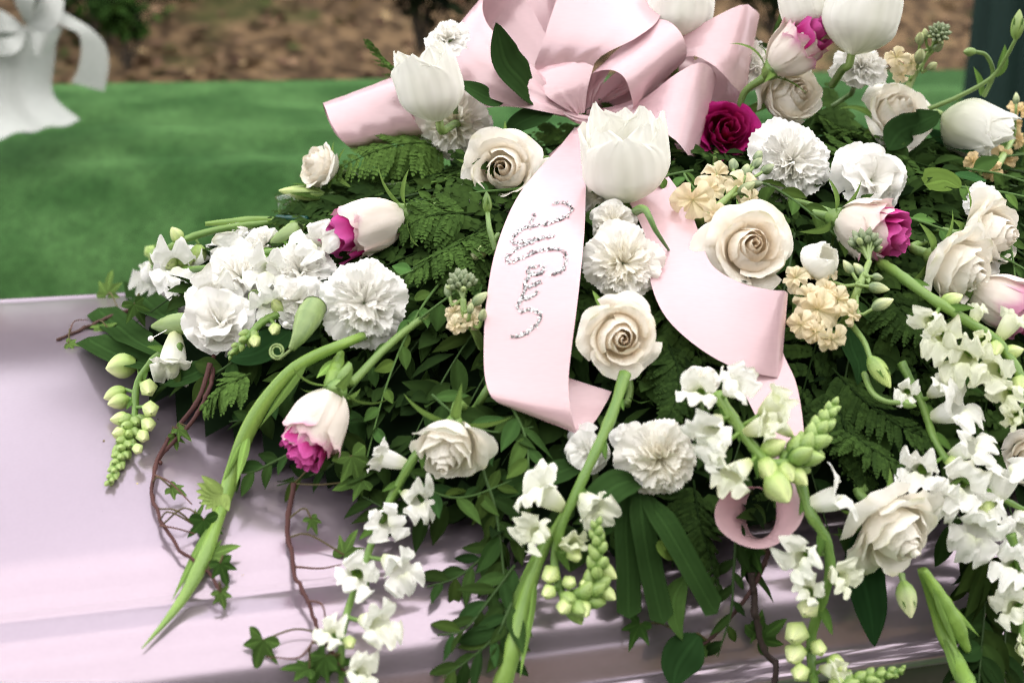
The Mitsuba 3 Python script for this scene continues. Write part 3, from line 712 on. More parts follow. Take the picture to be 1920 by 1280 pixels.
def ruscus(label, pts, nleaf=14, L=0.036, c=V(0.03, 0.075, 0.028), seed=0, group=None, spread=1.0, w=0.26):
    """A smooth-leaved branch: alternate pointed leaves along a thin wiry stem."""
    r = np.random.default_rng(7000 + seed)
    t_ = thing('leafy_branch', label, 'foliage', group)
    p = spline(pts, 30); tg = nrm(np.gradient(p, axis=0))
    g = G(); tube(g, p, np.linspace(0.0012, 0.0005, 30), c * 1.5, 6); put(t_, 'stem', g, 'twig')
    for k in range(nleaf):
        f = 0.06 + 0.92 * k / nleaf; i = min(29, int(f * 29)); t = tg[i]
        n = nrm(nrm(V(0.0, -0.55, 0.75)) + r.normal(0, 0.28, 3)); n = nrm(n - t * (n @ t)); b = np.cross(t, n)
        sd = 1 if k % 2 else -1
        d = nrm(b * sd * r.uniform(0.45, 0.95) * spread + t * r.uniform(0.5, 0.9) + V(0, 0, -0.12))
        g = G(); l = L * r.uniform(0.72, 1.15) * (1 - 0.25 * f)
        leaf(g, p[i], d, n, l, l * w * r.uniform(0.85, 1.15) * 0.62, c * r.uniform(0.7, 1.7) * V(r.uniform(.8, 1.2), 1, r.uniform(.7, 1.1)), 10, 5, 0.35, r.uniform(-0.1, 0.7), (0.80, 1.0), twist=r.uniform(-0.5, 0.5), midrib=0.25); put(t_, 'leaf', g, 'glossy_leaf')
    return t_

def vine(label, path, leaves, r0=0.0017, r1=0.0009, c=V(0.075, 0.030, 0.030), seed=0, tendrils=()):
    """An ivy vine: path of places on the lid; leaves: (u, v, px, way (right, up), tone 0..1)."""
    r = np.random.default_rng(8000 + seed)
    t_ = thing('ivy_vine', label, 'ivy')
    p = SP(path, 44)
    p = p + (fbm3(np.stack([np.arange(44) * 0.4, np.zeros(44), np.zeros(44)], -1), 1, seed)[:, None] - 0.5) * 0.003
    g = G(); tube(g, p, np.linspace(r0, r1, 44) * (1 + 0.25 * (np.arange(44) % 6 == 0)), c * (0.8 + 0.5 * fbm3(p, 80, 2))[:, None]); put(t_, 'stem', g, 'bark')
    pp, _ = pix(p)
    for q in leaves:
        u, v, px, way, tone = q[:5]
        lf = q[5] if len(q) > 5 else 0.012
        P = S(u, v, lf); L = px / FPX * surf_d(u, v)
        i = int(np.argmin(np.hypot(pp[:, 0] - u, pp[:, 1] - v) - 30 * (pp[:, 1] < v - 10)))
        d = nrm(way[0] * RGT + way[1] * UPV + 0.15 * r.normal(0, 1, 3)); n = nrm(V(0, -0.5, 0.8) + r.normal(0, 0.25, 3))
        col = V(0.028, 0.072, 0.026) * (1 - tone) + V(0.13, 0.22, 0.065) * tone
        b = P - d * L * 0.35
        g = G(); ivy_leaf(g, b, d, n, L, col, seed * 31 + int(u)); lk = put(t_, 'leaf', g, 'leaf')
        g = G(); m = (b + p[i]) / 2 + V(0, 0, 0.006) + r.normal(0, 0.003, 3)
        tube(g, spline([p[i], m, b], 10), 0.0006, V(0.10, 0.08, 0.035), 6); put(t_, 'leaf_stalk', g, 'twig')
    for td in tendrils:
        g = G(); tube(g, SP(td, 16), np.linspace(0.0008, 0.0004, 16), V(0.12, 0.06, 0.045), 6); put(t_, 'tendril', g, 'bark')
    return t_

def blade(label, path, w_px, c=V(0.042, 0.080, 0.032), name='strap_leaf', cat='leaf', seed=0, lift=0.0, twist=0.0, tip=0.9, group=None, shape=None, face=None):
    """A long strap or broad leaf along a path of places, w_px its full width, ribbed lengthways."""
    t_ = thing(name, label, cat, group)
    n = 22; p = SP(path, n); tg = nrm(np.gradient(p, axis=0))
    d = np.mean([surf_d(q[0], q[1]) for q in path]); w = w_px / FPX * d / 2
    nf = nrm(V(0, -0.55, 0.8)) if face is None else camv(*face); b = nrm(np.cross(tg, nf))
    nn = np.cross(b, tg); nn *= np.sign((nn @ nf))[:, None]
    s = np.linspace(0, 1, n)
    ww = shape(s) if shape else np.minimum(1, 0.35 + 2.2 * s) * np.where(s > tip, np.maximum(0, (1 - s) / (1 - tip + 1e-6)) ** 0.6, 1)
    U = np.linspace(-1, 1, 13)
    tw = twist * s[:, None]
    lat = U[None] * ww[:, None] * w
    hgt = -0.22 * (1 - U[None] ** 2) * w * ww[:, None] + 0.02 * w * np.cos(U[None] * 22)
    P = p[:, None] + (lat * np.cos(tw) - hgt * np.sin(tw))[..., None] * b[:, None] + (lat * np.sin(tw) + hgt * np.cos(tw))[..., None] * nn[:, None]
    C = c * (0.9 + 0.10 * np.cos(U * 22)[None] + 0.25 * np.exp(-(U / 0.06) ** 2)[None] + 0.35 * (fbm3(P, 40, seed) - 0.5))[..., None]
    g = G(); g.grid(P, C); put(t_, None, g, 'glossy_leaf')
    return t_

def strip(parent, name, A, B, n=40, m=9, bow=0.0, bsdf='satin', crease=0.0):
    """A ribbon between two edge polylines (world points)."""
    A, B = spline(A, n), spline(B, n)
    k = np.linspace(0, 1, m)[None, :, None]
    P = A[:, None] * (1 - k) + B[:, None] * k
    du = np.gradient(P, axis=1); dv = np.gradient(P, axis=0)
    nn = nrm(np.cross(du, dv))
    P = P + nn * (4 * k * (1 - k)) * bow
    if crease:
        s_ = np.linspace(0, 1, n)[:, None, None]; e_ = np.exp(-s_ / .16) + (np.exp(-(1 - s_) / .16) if crease > 0 else 0)
        P = P + nn * abs(crease) * e_ * (np.sin(k * 17 + len(_PC)) + .6 * np.sin(k * 31 + 2 * len(_PC)))
    P = P + nn * .0011 * (fbm3(np.stack([k[..., 0] * 2.2 + len(_PC) + 0 * P[..., 0], np.linspace(0, 5, n)[:, None] + 0 * P[..., 0], 0 * P[..., 0]], -1), 1, 3, 2)[..., None] - .5)
    g = G(); g.grid(P, V(0.8, 0.6, 0.62)); put(parent, name, g, bsdf)
    return P

# ------------------------------------------------------------------ the pink satin bow
bow = thing('ribbon_bow', 'large pale pink satin bow with silver glitter lettering on its long tail', 'bow')
dk = surf_d(1095, 215) - 0.045
B = lambda u, v, o=0.0: at(u, v, dk - o)
def edges(name, A, Bb, n=44, m=9, bowing=0.0):
    return strip(bow, name, [B(*q) for q in A], [B(*q) for q in Bb], n, max(m, 13), bowing, crease=.0016)
edges('loop', [(650, 273, -.015), (628, 250, -.03), (611, 215, -.035), (605, 193, -.022), (610, 203, .002), (622, 234, .013), (648, 271, .012), (668, 284, -.004)],
      [(795, 246, -.02), (775, 215, -.035), (752, 172, -.04), (735, 146, -.024), (742, 158, 0), (760, 196, .012), (786, 240, .010), (800, 256, -.006)])
edges('loop', [(760, 205, -.03), (850, 185, -.02), (950, 180, -.005), (1060, 198, 0)], [(790, 250, -.03), (860, 215, -.02), (950, 200, -.005), (1070, 222, 0)], 20)
edges('loop', [(1062, 196, 0), (1012, 136, .02), (955, 85, .034), (915, 47, .022), (904, 5, 0), (925, -25, -.03), (985, 0, -.05), (1050, 120, -.035), (1085, 195, -.01)],
      [(1082, 220, .005), (1010, 207, .03), (930, 188, .045), (866, 150, .042), (835, 100, .014), (845, 66, -.02), (900, 80, -.05), (1010, 165, -.035), (1085, 205, -.01)])
edges('loop', [(1085, 205, -.012), (1006, 140, -.002), (1018, 80, .008), (1047, -10, 0), (1070, -70, -.02), (1090, -50, -.06), (1090, 90, -.055), (1095, 200, -.02)],
      [(1098, 205, -.012), (1115, 118, .018), (1190, 74, .030), (1233, 40, .012), (1237, 5, -.02), (1180, -10, -.05), (1120, 90, -.055), (1100, 200, -.02)])
edges('loop', [(1078, 214, .014), (1024, 180, .022), (998, 140, .010), (1004, 132, -.01)], [(1096, 212, .014), (1103, 160, .018), (1122, 97, .012), (1126, 90, -.01)], 16)
edges('loop', [(1098, 206, -.01), (1093, 172, -.012), (1106, 141, .010), (1140, 130, .036), (1169, 144, .046), (1182, 176, .042), (1183, 208, .022), (1130, 217, .008), (1098, 213, 0)],
      [(1110, 196, -.02), (1150, 120, -.03), (1205, 48, -.016), (1241, 36, .010), (1274, 58, .032), (1288, 100, .026), (1268, 130, .004), (1180, 190, -.005), (1105, 209, -.005)])
edges('loop', [(1110, 200, -.03), (1200, 125, -.025), (1290, 62, -.004), (1385, 11, .008), (1412, 16, .0), (1421, 38, -.02), (1350, 90, -.05), (1150, 180, -.045)],
      [(1115, 206, -.03), (1210, 155, -.012), (1286, 107, .010), (1336, 122, .022), (1374, 160, .014), (1396, 190, -.012), (1340, 205, -.045), (1150, 206, -.045)])
edges('loop', [(1105, 212, .004), (1190, 195, .022), (1265, 141, .038), (1310, 118, .038), (1335, 130, .022), (1342, 156, 0), (1300, 190, -.03), (1120, 215, -.01)],
      [(1105, 224, .004), (1180, 226, .024), (1225, 241, .048), (1265, 262, .058), (1296, 297, .042), (1308, 285, .010), (1270, 285, -.02), (1120, 226, -.01)])
edges('loop', [(1108, 222, -.01), (1190, 262, -.012), (1270, 298, -.008), (1322, 312, -.014), (1334, 322, -.024), (1300, 330, -.04)],
      [(1108, 236, -.01), (1180, 330, -.004), (1236, 389, .006), (1290, 362, 0), (1334, 332, -.018), (1310, 345, -.04)])
edges('loop', [(1088, 205, -.03), (1150, 140, -.036), (1230, 95, -.03), (1300, 100, -.045)], [(1100, 232, -.026), (1180, 232, -.026), (1260, 225, -.03), (1320, 230, -.045)], 20)
edges('loop', [(1080, 195, -.05), (1010, 110, -.058), (960, 40, -.06), (930, -40, -.06)], [(1092, 195, -.05), (1085, 110, -.06), (1075, 30, -.07), (1070, -60, -.07)], 20)
g = G()                                                     # the gathered knot
uu, vv = np.meshgrid(np.linspace(0, 1, 18), np.linspace(0, 2 * np.pi, 26, endpoint=False), indexing='ij')
rr = 9 * np.sin(np.pi * np.clip(uu, 0.03, 0.97)) ** 0.6 * (1 + 0.20 * np.sin(vv * 7 + uu * 3) + 0.08 * np.sin(vv * 13))
pu = 1050 + 66 * uu + 0.25 * rr * np.cos(vv); pv = 208 + 16 * np.sin(uu * 2.2) + rr * np.cos(vv); po = 0.012 + rr * np.sin(vv) * dk / FPX
g.grid(np.array([[B(a, b, c) for a, b, c in zip(x, y, z)] for x, y, z in zip(pu, pv, po)]), V(.8, .6, .62), wrap=True)
put(bow, 'knot', g, 'satin')
def row(uL, vL, uR, vR, lift, lR=None):
    d = surf_d((uL + uR) / 2, (vL + vR) / 2)
    return at(uL, vL, d - lift), at(uR, vR, d - (lift if lR is None else lR))
def tail(rows, n=60, m=13, bowing=0.0):
    q = [row(*r) for r in rows]
    return strip(bow, 'tail', [a for a, b in q], [b for a, b in q], n, m, bowing)
P1 = tail([(1078, 238, 1108, 244, .050), (1050, 274, 1104, 280, .052), (1008, 320, 1100, 320, .056), (976, 360, 1098, 370, .058), (948, 415, 1096, 430, .058), (924, 490, 1090, 500, .056), (911, 575, 1081, 580, .047),
           (907, 650, 1072, 650, .040), (909, 705, 1066, 712, .034), (920, 742, 1070, 770, .030), (937, 757, 1086, 816, .024), (962, 762, 1112, 794, .016), (1000, 735, 1136, 756, .012), (1040, 700, 1147, 734, .016)], 76, 15)
strip(bow, 'tail', [B(1090, 232, .020), B(1062, 262, .022), B(1030, 290, .020), B(1008, 318, .018)], [B(1100, 244, .026), B(1080, 272, .030), B(1052, 300, .028), B(1012, 326, .020)], 18, 7, 0.004)
tail([(1130, 300, 1230, 300, .030), (1180, 380, 1285, 375, .030), (1212, 450, 1312, 440, .032), (1219, 525, 1335, 497, .036), (1247, 592, 1388, 530, .040), (1305, 648, 1436, 542, .044), (1375, 688, 1462, 545, .046), (1454, 707, 1471, 545, .046), (1462, 706, 1477, 552, .036), (1440, 690, 1460, 560, .022)], 56, 13)
tail([(1366, 640, 1462, 600, .020), (1372, 690, 1466, 655, .024), (1400, 745, 1492, 715, .026), (1430, 810, 1505, 785, .030), (1448, 880, 1510, 865, .030, .040), (1455, 940, 1513, 935, .022, .050), (1452, 985, 1495, 990, .012, .055),
      (1432, 1008, 1440, 1027, .004, .055), (1408, 1000, 1385, 1020, 0, .052), (1397, 960, 1343, 985, 0, .046), (1405, 925, 1345, 940, .004, .040), (1425, 912, 1385, 914, .010, .034), (1448, 928, 1425, 912, .012, .030)], 70, 11)
tail_key = bow + '__tail'
# silver glitter lettering glued on the first tail, running down the ribbon
Zs = [[(580, 95), (640, 90), (690, 95), (730, 120), (735, 155), (700, 195), (640, 225), (560, 250), (470, 270), (390, 285), (330, 300), (280, 345), (250, 395), (270, 412), (340, 405), (430, 385), (520, 370), (600, 350)],
      [(435, 170), (425, 215), (400, 250), (360, 285), (300, 320)],
      [(430, 395), (340, 435), (270, 470), (215, 525), (205, 560), (260, 560), (340, 530), (420, 490), (500, 465), (590, 458), (650, 465), (685, 500), (690, 560), (665, 620), (610, 655), (555, 660)],
      [(400, 660), (460, 665), (505, 635), (510, 600), (480, 590)], [(440, 605), (400, 602), (383, 635), (400, 650), (385, 680), (360, 730), (355, 790), (340, 840), (310, 895), (300, 930), (320, 960), (380, 945), (440, 945), (480, 975), (485, 1010), (455, 1060), (400, 1110), (340, 1145), (290, 1157), (250, 1155)],
      [(490, 715), (440, 740), (400, 760), (360, 760)], [(460, 800), (420, 835), (370, 850), (340, 860)]]
front = P1[:int(np.argmax(pix(P1[:, 7])[0][:, 1] > 700))]
nrmP = nrm(np.cross(np.gradient(front, axis=1), np.gradient(front, axis=0)))
nrmP *= np.sign((nrmP * (EYE - front)).sum(-1))[..., None]
fpx = pix(front.reshape(-1, 3))[0].reshape(front.shape[:2] + (2,))
from scipy.interpolate import griddata
r = np.random.default_rng(11); pts = []
for s in Zs:
    q = np.array(s, float) / 4.2667 + V(900, 360)
    L = np.concatenate([[0], np.cumsum(np.hypot(*np.diff(q, axis=0).T))])
    n = int(L[-1] * 2.8); t = r.uniform(0, L[-1], n)
    pts.append(np.stack([np.interp(t, L, q[:, 0]), np.interp(t, L, q[:, 1])], 1) + r.normal(0, 1.6, (n, 2)))
pts = np.vstack(pts)
src = fpx.reshape(-1, 2)
pos = griddata(src, front.reshape(-1, 3), pts, 'linear'); nn = griddata(src, nrmP.reshape(-1, 3), pts, 'linear')
ok = np.isfinite(pos).all(1)
g = G()
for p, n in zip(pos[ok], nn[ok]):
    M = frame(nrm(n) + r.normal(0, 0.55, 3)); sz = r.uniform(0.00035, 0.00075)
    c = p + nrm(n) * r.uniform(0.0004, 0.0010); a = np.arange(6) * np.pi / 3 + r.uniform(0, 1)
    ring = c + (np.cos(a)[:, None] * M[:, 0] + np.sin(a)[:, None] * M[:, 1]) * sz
    g.add(ring, [[0, 1, 2], [0, 2, 3], [0, 3, 4], [0, 4, 5]], V(.9, .9, .92) * [.12, .35, .8, .95, .95][r.integers(5)])  # darker flake tones are painted reflections of dark surroundings
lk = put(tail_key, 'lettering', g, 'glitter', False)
labels[lk] = {'label': 'silver glitter script lettering down the ribbon', 'kind': 'stuff'}

# ------------------------------------------------------------------ roses
rose(943, 318, 150, (-.12, .02, 1), CREAM, 'open cream rose with a spiral heart beside the top of the lettered ribbon', .062, [(1000, 300), (1050, 300)], 1.0, 1.0, 28, 0.6, 1)
rose(1410, 462, 156, (.05, .12, 1), PEACH, 'open peach rose above the folded ribbon tail, to the right of the cream stock florets', .050, [(1440, 440), (1460, 420)], 1.0, 1.0, 28, 2.2, 2)
rose(1165, 633, 150, (.05, -.10, 1), PEACH, 'open peach rose below the cream carnation beside the lettered ribbon', .050, [(1180, 720), (1175, 760)], 0.95, 1.0, 28, 4.1, 3)
rose(838, 852, 152, (-.16, -.80, .62), IVORY, 'nodding cream rose hanging head down below the lettered ribbon', .040, [(886, 770), (915, 728, .02), (960, 660, .01)], 0.75, 1.05, 22, 1.0, 4)
rose(1690, 1008, 188, (.42, -.55, .66), IVORY, 'largest cream rose, hanging over the casket rim at lower right', .050, [(1620, 918, .02), (1590, 870, .01), (1555, 820)], 1.05, 1.0, 25, 3.0, 5)
rose(1490, 176, 142, (.36, .06, .85), CREAM, 'half open cream rose on its side above the round white carnation', .060, None, 0.75, 1.05, 20, 5.0, 6)
rose(1688, 205, 138, (.30, .35, .80), IVORY, 'pale cream rose with a dark leaf crossing its lower edge', .045, None, 0.85, 1.0, 24, 0.4, 7)
rose(1812, 508, 162, (.62, -.40, .62), IVORY, 'cream rose with folded back outer petal right of the magenta hearted rose', .050, [(1735, 450), (1700, 440)], 0.85, 1.05, 23, 2.0, 8)
rose(1872, 440, 150, (.60, -.05, .60), IVORY, 'cream rose at the right edge tucked behind another cream rose', .045, None, 0.9, 1.0, 22, 1.4, 9)
rose(592, 308, 96, (-.75, .25, .55), CREAM, 'small cream rose half hidden by fern under the left bow loop', .020, None, 0.7, 1.0, 20, 3.3, 10)
rose(1363, 243, 120, (.05, .08, 1), MAGENTA, 'deep magenta rose beside the lower right loop of the bow', .045, [(1340, 330), (1330, 340)], 0.85, 1.0, 24, 2.5, 11)
rose(672, 432, 150, (-.88, -.34, .32), BICOL, 'white rose with pink edges lying sideways at left, pointing at the green carpet', .045, [(760, 402, .02), (835, 380, .01), (900, 360)], 0.35, 1.35, 20, 0.0, 12, None, .80)
rose(588, 815, 150, (-.40, -.86, .32), BICOL, 'white rose with magenta tip hanging head down over the lavender lid', .040, [(655, 720, .035), (720, 655, .03), (780, 605, .02), (830, 578, .01)], 0.40, 1.35, 20, 1.2, 13, None, .76)
rose(1504, 78, 128, (.62, .58, .42), BICOL, 'pink tipped white rose leaning on the white tulip at the top', .060, None, 0.40, 1.3, 19, 2.2, 14, None, .72)
rose(1645, 432, 152, (.80, -.30, .48), BICOL, 'white rose with open magenta heart facing right, stock buds in front', .045, [(1560, 400, .02), (1520, 385, .01), (1480, 375)], 0.55, 1.2, 22, 3.6, 15, None, .80)
rose(1905, 578, 142, (.85, -.40, .30), BICOL, 'pale pink striped rose cut off by the right edge', .030, None, 0.35, 1.35, 18, 0.7, 16, None, .58)
rose(1935, 858, 110, (-.3, .1, .9), PEACH, 'peach rose in the shade at the right edge below the snapdragons', .010, None, 0.7, 1.0, 18, 0.7, 17)

# ------------------------------------------------------------------ carnations
carnation(680, 566, 168, (.05, .05, 1), 'white carnation with drooping petals left of centre below the sideways pink edged rose', WHITE, .050, 48, 1)
carnation(1170, 492, 150, (.0, .02, 1), 'creamy carnation directly above the peach rose beside the lettered ribbon', CREAMY, .045, 46, 2)
carnation(1240, 864, 152, (.08, -.20, 1), 'white carnation with creamy centre under the folded ribbon tail', CREAMY, .045, 48, 3)
carnation(1488, 300, 156, (.05, .05, 1), 'round white carnation right of the magenta rose', WHITE, .050, 50, 4)
carnation(1645, 338, 136, (.25, .0, .9), 'white wide petalled carnation between the round carnation and the yellow green leaf', WHITE, .040, 26, 5, teeth=.4)
carnation(1618, 112, 110, (.1, .65, .6), 'white carnation seen from the side under the big white tulip', WHITE, .045, 34, 6, stem=[(1590, 180), (1560, 200)])
carnation(1420, 112, 104, (.45, .25, .8), 'white carnation showing behind the upper right bow loop', WHITE, .020, 36, 7)
carnation(852, 232, 145, (.05, -.12, 1), 'cream carnation under the left white tulip', CREAMY, .030, 44, 8)
carnation(405, 604, 136, (-.2, .1, 1), 'white carnation at the front of the left white cluster, above the trailing buds', WHITE, .045, 30, 9, teeth=.3)
carnation(345, 520, 142, (-.45, .3, .8), 'white ruffled bloom at the far left above the broad dark leaf', WHITE, .040, 28, 10, teeth=.3)
carnation(562, 505, 132, (.1, .3, .9), 'white carnation between the left white cluster and the sideways pink edged rose', WHITE, .040, 38, 11)
carnation(436, 446, 100, (-.1, .6, .7), 'white frilled bloom at the top of the left white cluster', WHITE, .040, 26, 12, teeth=.8)
carnation(450, 512, 140, (.1, .3, .9), 'white frilled bloom in the middle of the left white cluster', WHITE, .055, 34, 13, teeth=.6)
carnation(836, 62, 92, (-.2, .6, .7), 'white carnation behind the top of the left white tulip', WHITE, .040, 32, 14)
carnation(1852, 376, 82, (.1, .3, .9), 'small white frilled bloom above the right edge roses', WHITE, .030, 26, 15, teeth=.6)
carnation(1122, 368, 92, (-.4, -.1, .8), 'cream frilled bloom tucked under the central tulip against the ribbon', CREAMY, .035, 26, 16, teeth=.5)
carnation(1150, 420, 84, (-.1, -.2, .9), 'cream frilled bloom below the central tulip', CREAMY, .038, 26, 17, teeth=.5)
carnation(1312, 720, 72, (-.2, .0, .9), 'small faded white bloom just under the folded ribbon tail', CREAMY, .035, 22, 18, teeth=.6)
carnation(556, 566, 104, (-.1, -.2, 1), 'white ruffled bloom beside the green cone shaped calyx', WHITE, .045, 28, 19, teeth=.3)
carnation(500, 455, 90, (.3, .4, .8), 'white frilled bloom next to the clear flower tube', WHITE, .040, 26, 20, teeth=.5)
carnation(1100, 850, 86, (-.3, -.3, .8), 'white ruffled bloom behind the curved snapdragon stem', WHITE, .020, 22, 21, teeth=.3)
carnation(1185, 820, 70, (-.1, .3, .8), 'white ruffled bloom above the creamy centred carnation', WHITE, .030, 22, 22, teeth=.3)

carnation(290, 512, 84, (-.6, .4, .7), 'leftmost white ruffled bloom of the left cluster, over the broad dark leaf', WHITE, .036, 22, 23, teeth=.2)
carnation(400, 560, 96, (-.2, .2, 1), 'white ruffled bloom between the front and the far left bloom of the left cluster', WHITE, .050, 24, 24, teeth=.3)

# ------------------------------------------------------------------ tulips and lisianthus
tulip(806, 158, 128, (-.22, .86, .40), 'white tulip at left leaning over the left bow loop', .075, [(858, 232, .03), (875, 262, .01)], 1, 1.15, 7, .20, ragged=.04)
tulip(1172, 296, 158, (-.10, .88, .42), 'white tulip in the centre in front of the bow', .105, [(1208, 392, .075), (1228, 430, .060), (1252, 466, .036), (1262, 480, .01)], 2, 1.12, 8, .34, ragged=.05)
tulip(1616, 22, 142, (.16, .92, .30), 'large white tulip at the top right above the white carnation', .085, [(1582, 128, .075), (1560, 160, .05)], 3, 1.15, 7, .10)
tulip(1515, 5, 100, (-.3, .9, .2), 'white tulip cut off by the top edge behind the pink tipped rose', .050, [(1500, 80, .03), (1490, 110, .01)], 4, 1.1, 7, .2)
tulip(1275, 12, 120, (.05, .92, .25), 'white tulip behind the bow at the top edge', -.020, None, 5, 1.1, 7, .3)
tulip(1538, 488, 76, (.55, .50, .6), 'small closed white bud like tulip above the right stock cluster', .055, None, 6, .85, 7, -.15)
t_, b_, a_, R_ = tulip(1828, 242, 108, (.75, -.42, .35), 'white lisianthus bell with green streaks pointing right', .060, [(1740, 225, .05), (1700, 222, .03)], 7, 1.25, 7, .42, 'lisianthus', 'lisianthus', .28, .10)
for q in range(4):
    a = q * 1.57 + .4; M = frame(a_); o = M @ V(math.cos(a), math.sin(a), 0)
    g = G(); leaf(g, b_ + o * R_ * .12, a_ + o * .45, o, R_ * 1.5, R_ * .10, V(.05, .11, .035), 9, 3, .2, .25, (.5, .8)); put(t_, 'sepal', g, 'leaf')

def bud_stem(label, path, end, L_px, ax, c1=V(.62, .68, .26), w=.30, leaves=(), name='flower_bud', cat='flower bud', lift=.04, r0=.0022):
    t = thing(name, label, cat); r = np.random.default_rng(len(label) * 7 + L_px)
    p = SP([*path, end], 26); g = G(); tube(g, p, np.linspace(r0, r0 * .75, 26), V(.16, .27, .08)); put(t, 'stem', g, 'stalk')
    L = L_px / FPX * surf_d(end[0], end[1]); a = camv(*ax)
    g = G(); bud(g, p[-1] - a * L * .05, a, L, L * w, V(.20, .32, .08), c1, r, 12); put(t, 'bud', g, 'stalk')
    for q in range(5):
        M = frame(a); o = M @ V(math.cos(q * 1.2566), math.sin(q * 1.2566), 0)
        g = G(); leaf(g, p[-1] + o * L * w * .35, a + o * .55, o, L * .85, L * .07, V(.08, .16, .05), 8, 3, .2, .55, (.5, .8)); put(t, 'sepal', g, 'leaf')
    for u, v, px, way in leaves:
        q = S(u, v, lift); d = nrm(way[0] * RGT + way[1] * UPV - way[2] * FWD); Lf = px / FPX * surf_d(u, v)
        g = G(); leaf(g, q, d, nrm(V(.3, -.7, .5)), Lf, Lf * .19, V(.11, .21, .06), 10, 5, .4, .3, (.75, .95)); put(t, 'leaf', g, 'leaf')
bud_stem('green lisianthus bud rising on a curved stem at the top right corner', [(1740, 205, .05), (1800, 180, .06), (1860, 145, .065), (1888, 105, .065)], (1905, 72, .065), 52, (.05, .95, .2), V(.30, .42, .16), .22, [(1838, 180, 60, (-.12, .95, .1)), (1868, 145, 66, (.30, .90, .2))], lift=.065)
bud_stem('small drooping green bud on a hooked stem left of the top right corner bud', [(1845, 180, .055), (1862, 140, .06), (1850, 105, .06)], (1828, 97, .06), 26, (-.9, -.1, .3), V(.22, .34, .12), .3, (), lift=.06)
bud_stem('yellow green lisianthus bud pointing left under the small cream rose', [(760, 345, .02), (700, 350, .03), (650, 358, .035)], (606, 366, .035), 84, (-.98, .08, .2), V(.60, .64, .24), .17)
bud_stem('pale yellow bud against the left side of the lettered ribbon', [(935, 440, .03), (925, 452, .035)], (915, 462, .035), 52, (-.75, -.60, .3), V(.72, .74, .40), .24)
bud_stem('thin green rosebud standing in front of the cream spiral rose', [(930, 470, .05), (918, 430, .07)], (914, 398, .075), 38, (-.05, .96, .25), V(.14, .24, .07), .22)
bud_stem('yellow green lisianthus bud hanging below the right stock cluster', [(1598, 610, .03), (1620, 640, .04)], (1632, 672, .045), 66, (.45, -.80, .35), V(.62, .68, .22), .24)
bud_stem('thin green bud with spread sepals below the yellow green bud', [(1620, 700, .03), (1635, 735, .04), (1660, 752, .045)], (1690, 755, .045), 28, (.9, -.2, .3), V(.16, .28, .08), .3)
bud_stem('white gladiolus bud between two green sheaths right of the drooping snapdragon', [(1690, 1075, .05)], (1694, 1092, .055), 64, (.12, -.92, .3), V(.70, .72, .45), .28)

# ------------------------------------------------------------------ cream stock
stock('cream stock florets with green buds left of the round white carnation', [(1290, 430), (1330, 400, .04), (1375, 360, .05), (1398, 330, .06)],
      [(1298, 375, 92, (-.2, -.1, .9)), (1345, 325, 70, (0, .4, .8)), (1345, 405, 60, (0, -.5, .8)), (1395, 352, 74, (.3, -.2, .9)), (1330, 355, 64, (.0, .1, 1)), (1410, 375, 48, (.5, -.4, .7))],
      [(1375, 308, 38, .25), (1398, 320, 40, .55), (1422, 292, 34, .35), (1440, 316, 36, .2), (1400, 352, 42, .5), (1420, 305, 34, .3), (1418, 345, 30, .0)], .055, 1)
stock('large cream stock cluster with grey green bud head right of the folded ribbon', [(1575, 620), (1590, 590, .03), (1610, 540, .055), (1630, 490, .065)],
      [(1490, 520, 62, (-.4, .2, .8)), (1535, 580, 92, (-.1, 0, 1)), (1500, 610, 66, (-.4, -.2, .8)), (1560, 640, 66, (.1, -.6, .7)), (1575, 560, 74, (.3, .2, .9)), (1552, 545, 60, (0, .3, .9)), (1515, 555, 62, (-.2, .2, .9)), (1530, 625, 52, (0, -.4, .8)), (1600, 590, 56, (.4, -.1, .8)), (1545, 510, 56, (-.1, .5, .8))],
      [(1648, 540, 44, .85), (1655, 570, 46, .9), (1610, 505, 36, .8), (1590, 500, 34, .7), (1645, 520, 30, .3)], .050, 2, (1622, 462, 66))
stock('small cream stock with grey green bud head left of the lettered ribbon', [(905, 650), (890, 620, .03), (872, 590, .045), (868, 560, .055)],
      [(850, 585, 50, (-.4, 0, .8)), (852, 612, 44, (-.3, -.3, .8)), (888, 600, 46, (.2, -.1, .9)), (890, 575, 42, (.3, .3, .8))],
      [(900, 560, 40, .5), (840, 545, 30, .1), (905, 590, 32, .5), (882, 578, 26, .6)], .045, 3, (866, 535, 60))
stock('pale yellow stock standing against the brown bank at top right', [(1700, 170), (1715, 140, .04), (1735, 110, .05), (1748, 90, .055)],
      [(1680, 105, 56, (-.3, .3, .8)), (1712, 118, 44, (.2, .0, .9)), (1690, 140, 36, (-.2, -.2, .9))],
      [(1725, 72, 34, .75), (1725, 105, 40, .7), (1748, 124, 30, .8), (1735, 64, 26, .7), (1760, 88, 30, .2)], .055, 4, (1760, 64, 44))
stock('orange cream stock florets behind the lisianthus at the right edge', [(1850, 330), (1870, 310, .03), (1900, 260, .03)],
      [(1900, 230, 56, (.2, .2, .9)), (1885, 300, 60, (.1, -.2, .9)), (1862, 322, 50, (-.1, -.4, .8)), (1915, 205, 48, (.3, .3, .9)), (1825, 305, 44, (-.3, -.2, .8)), (1910, 262, 44, (.3, 0, .9))], [(1905, 185, 26, .6)], .025, 5, tint=V(.82, .62, .33))

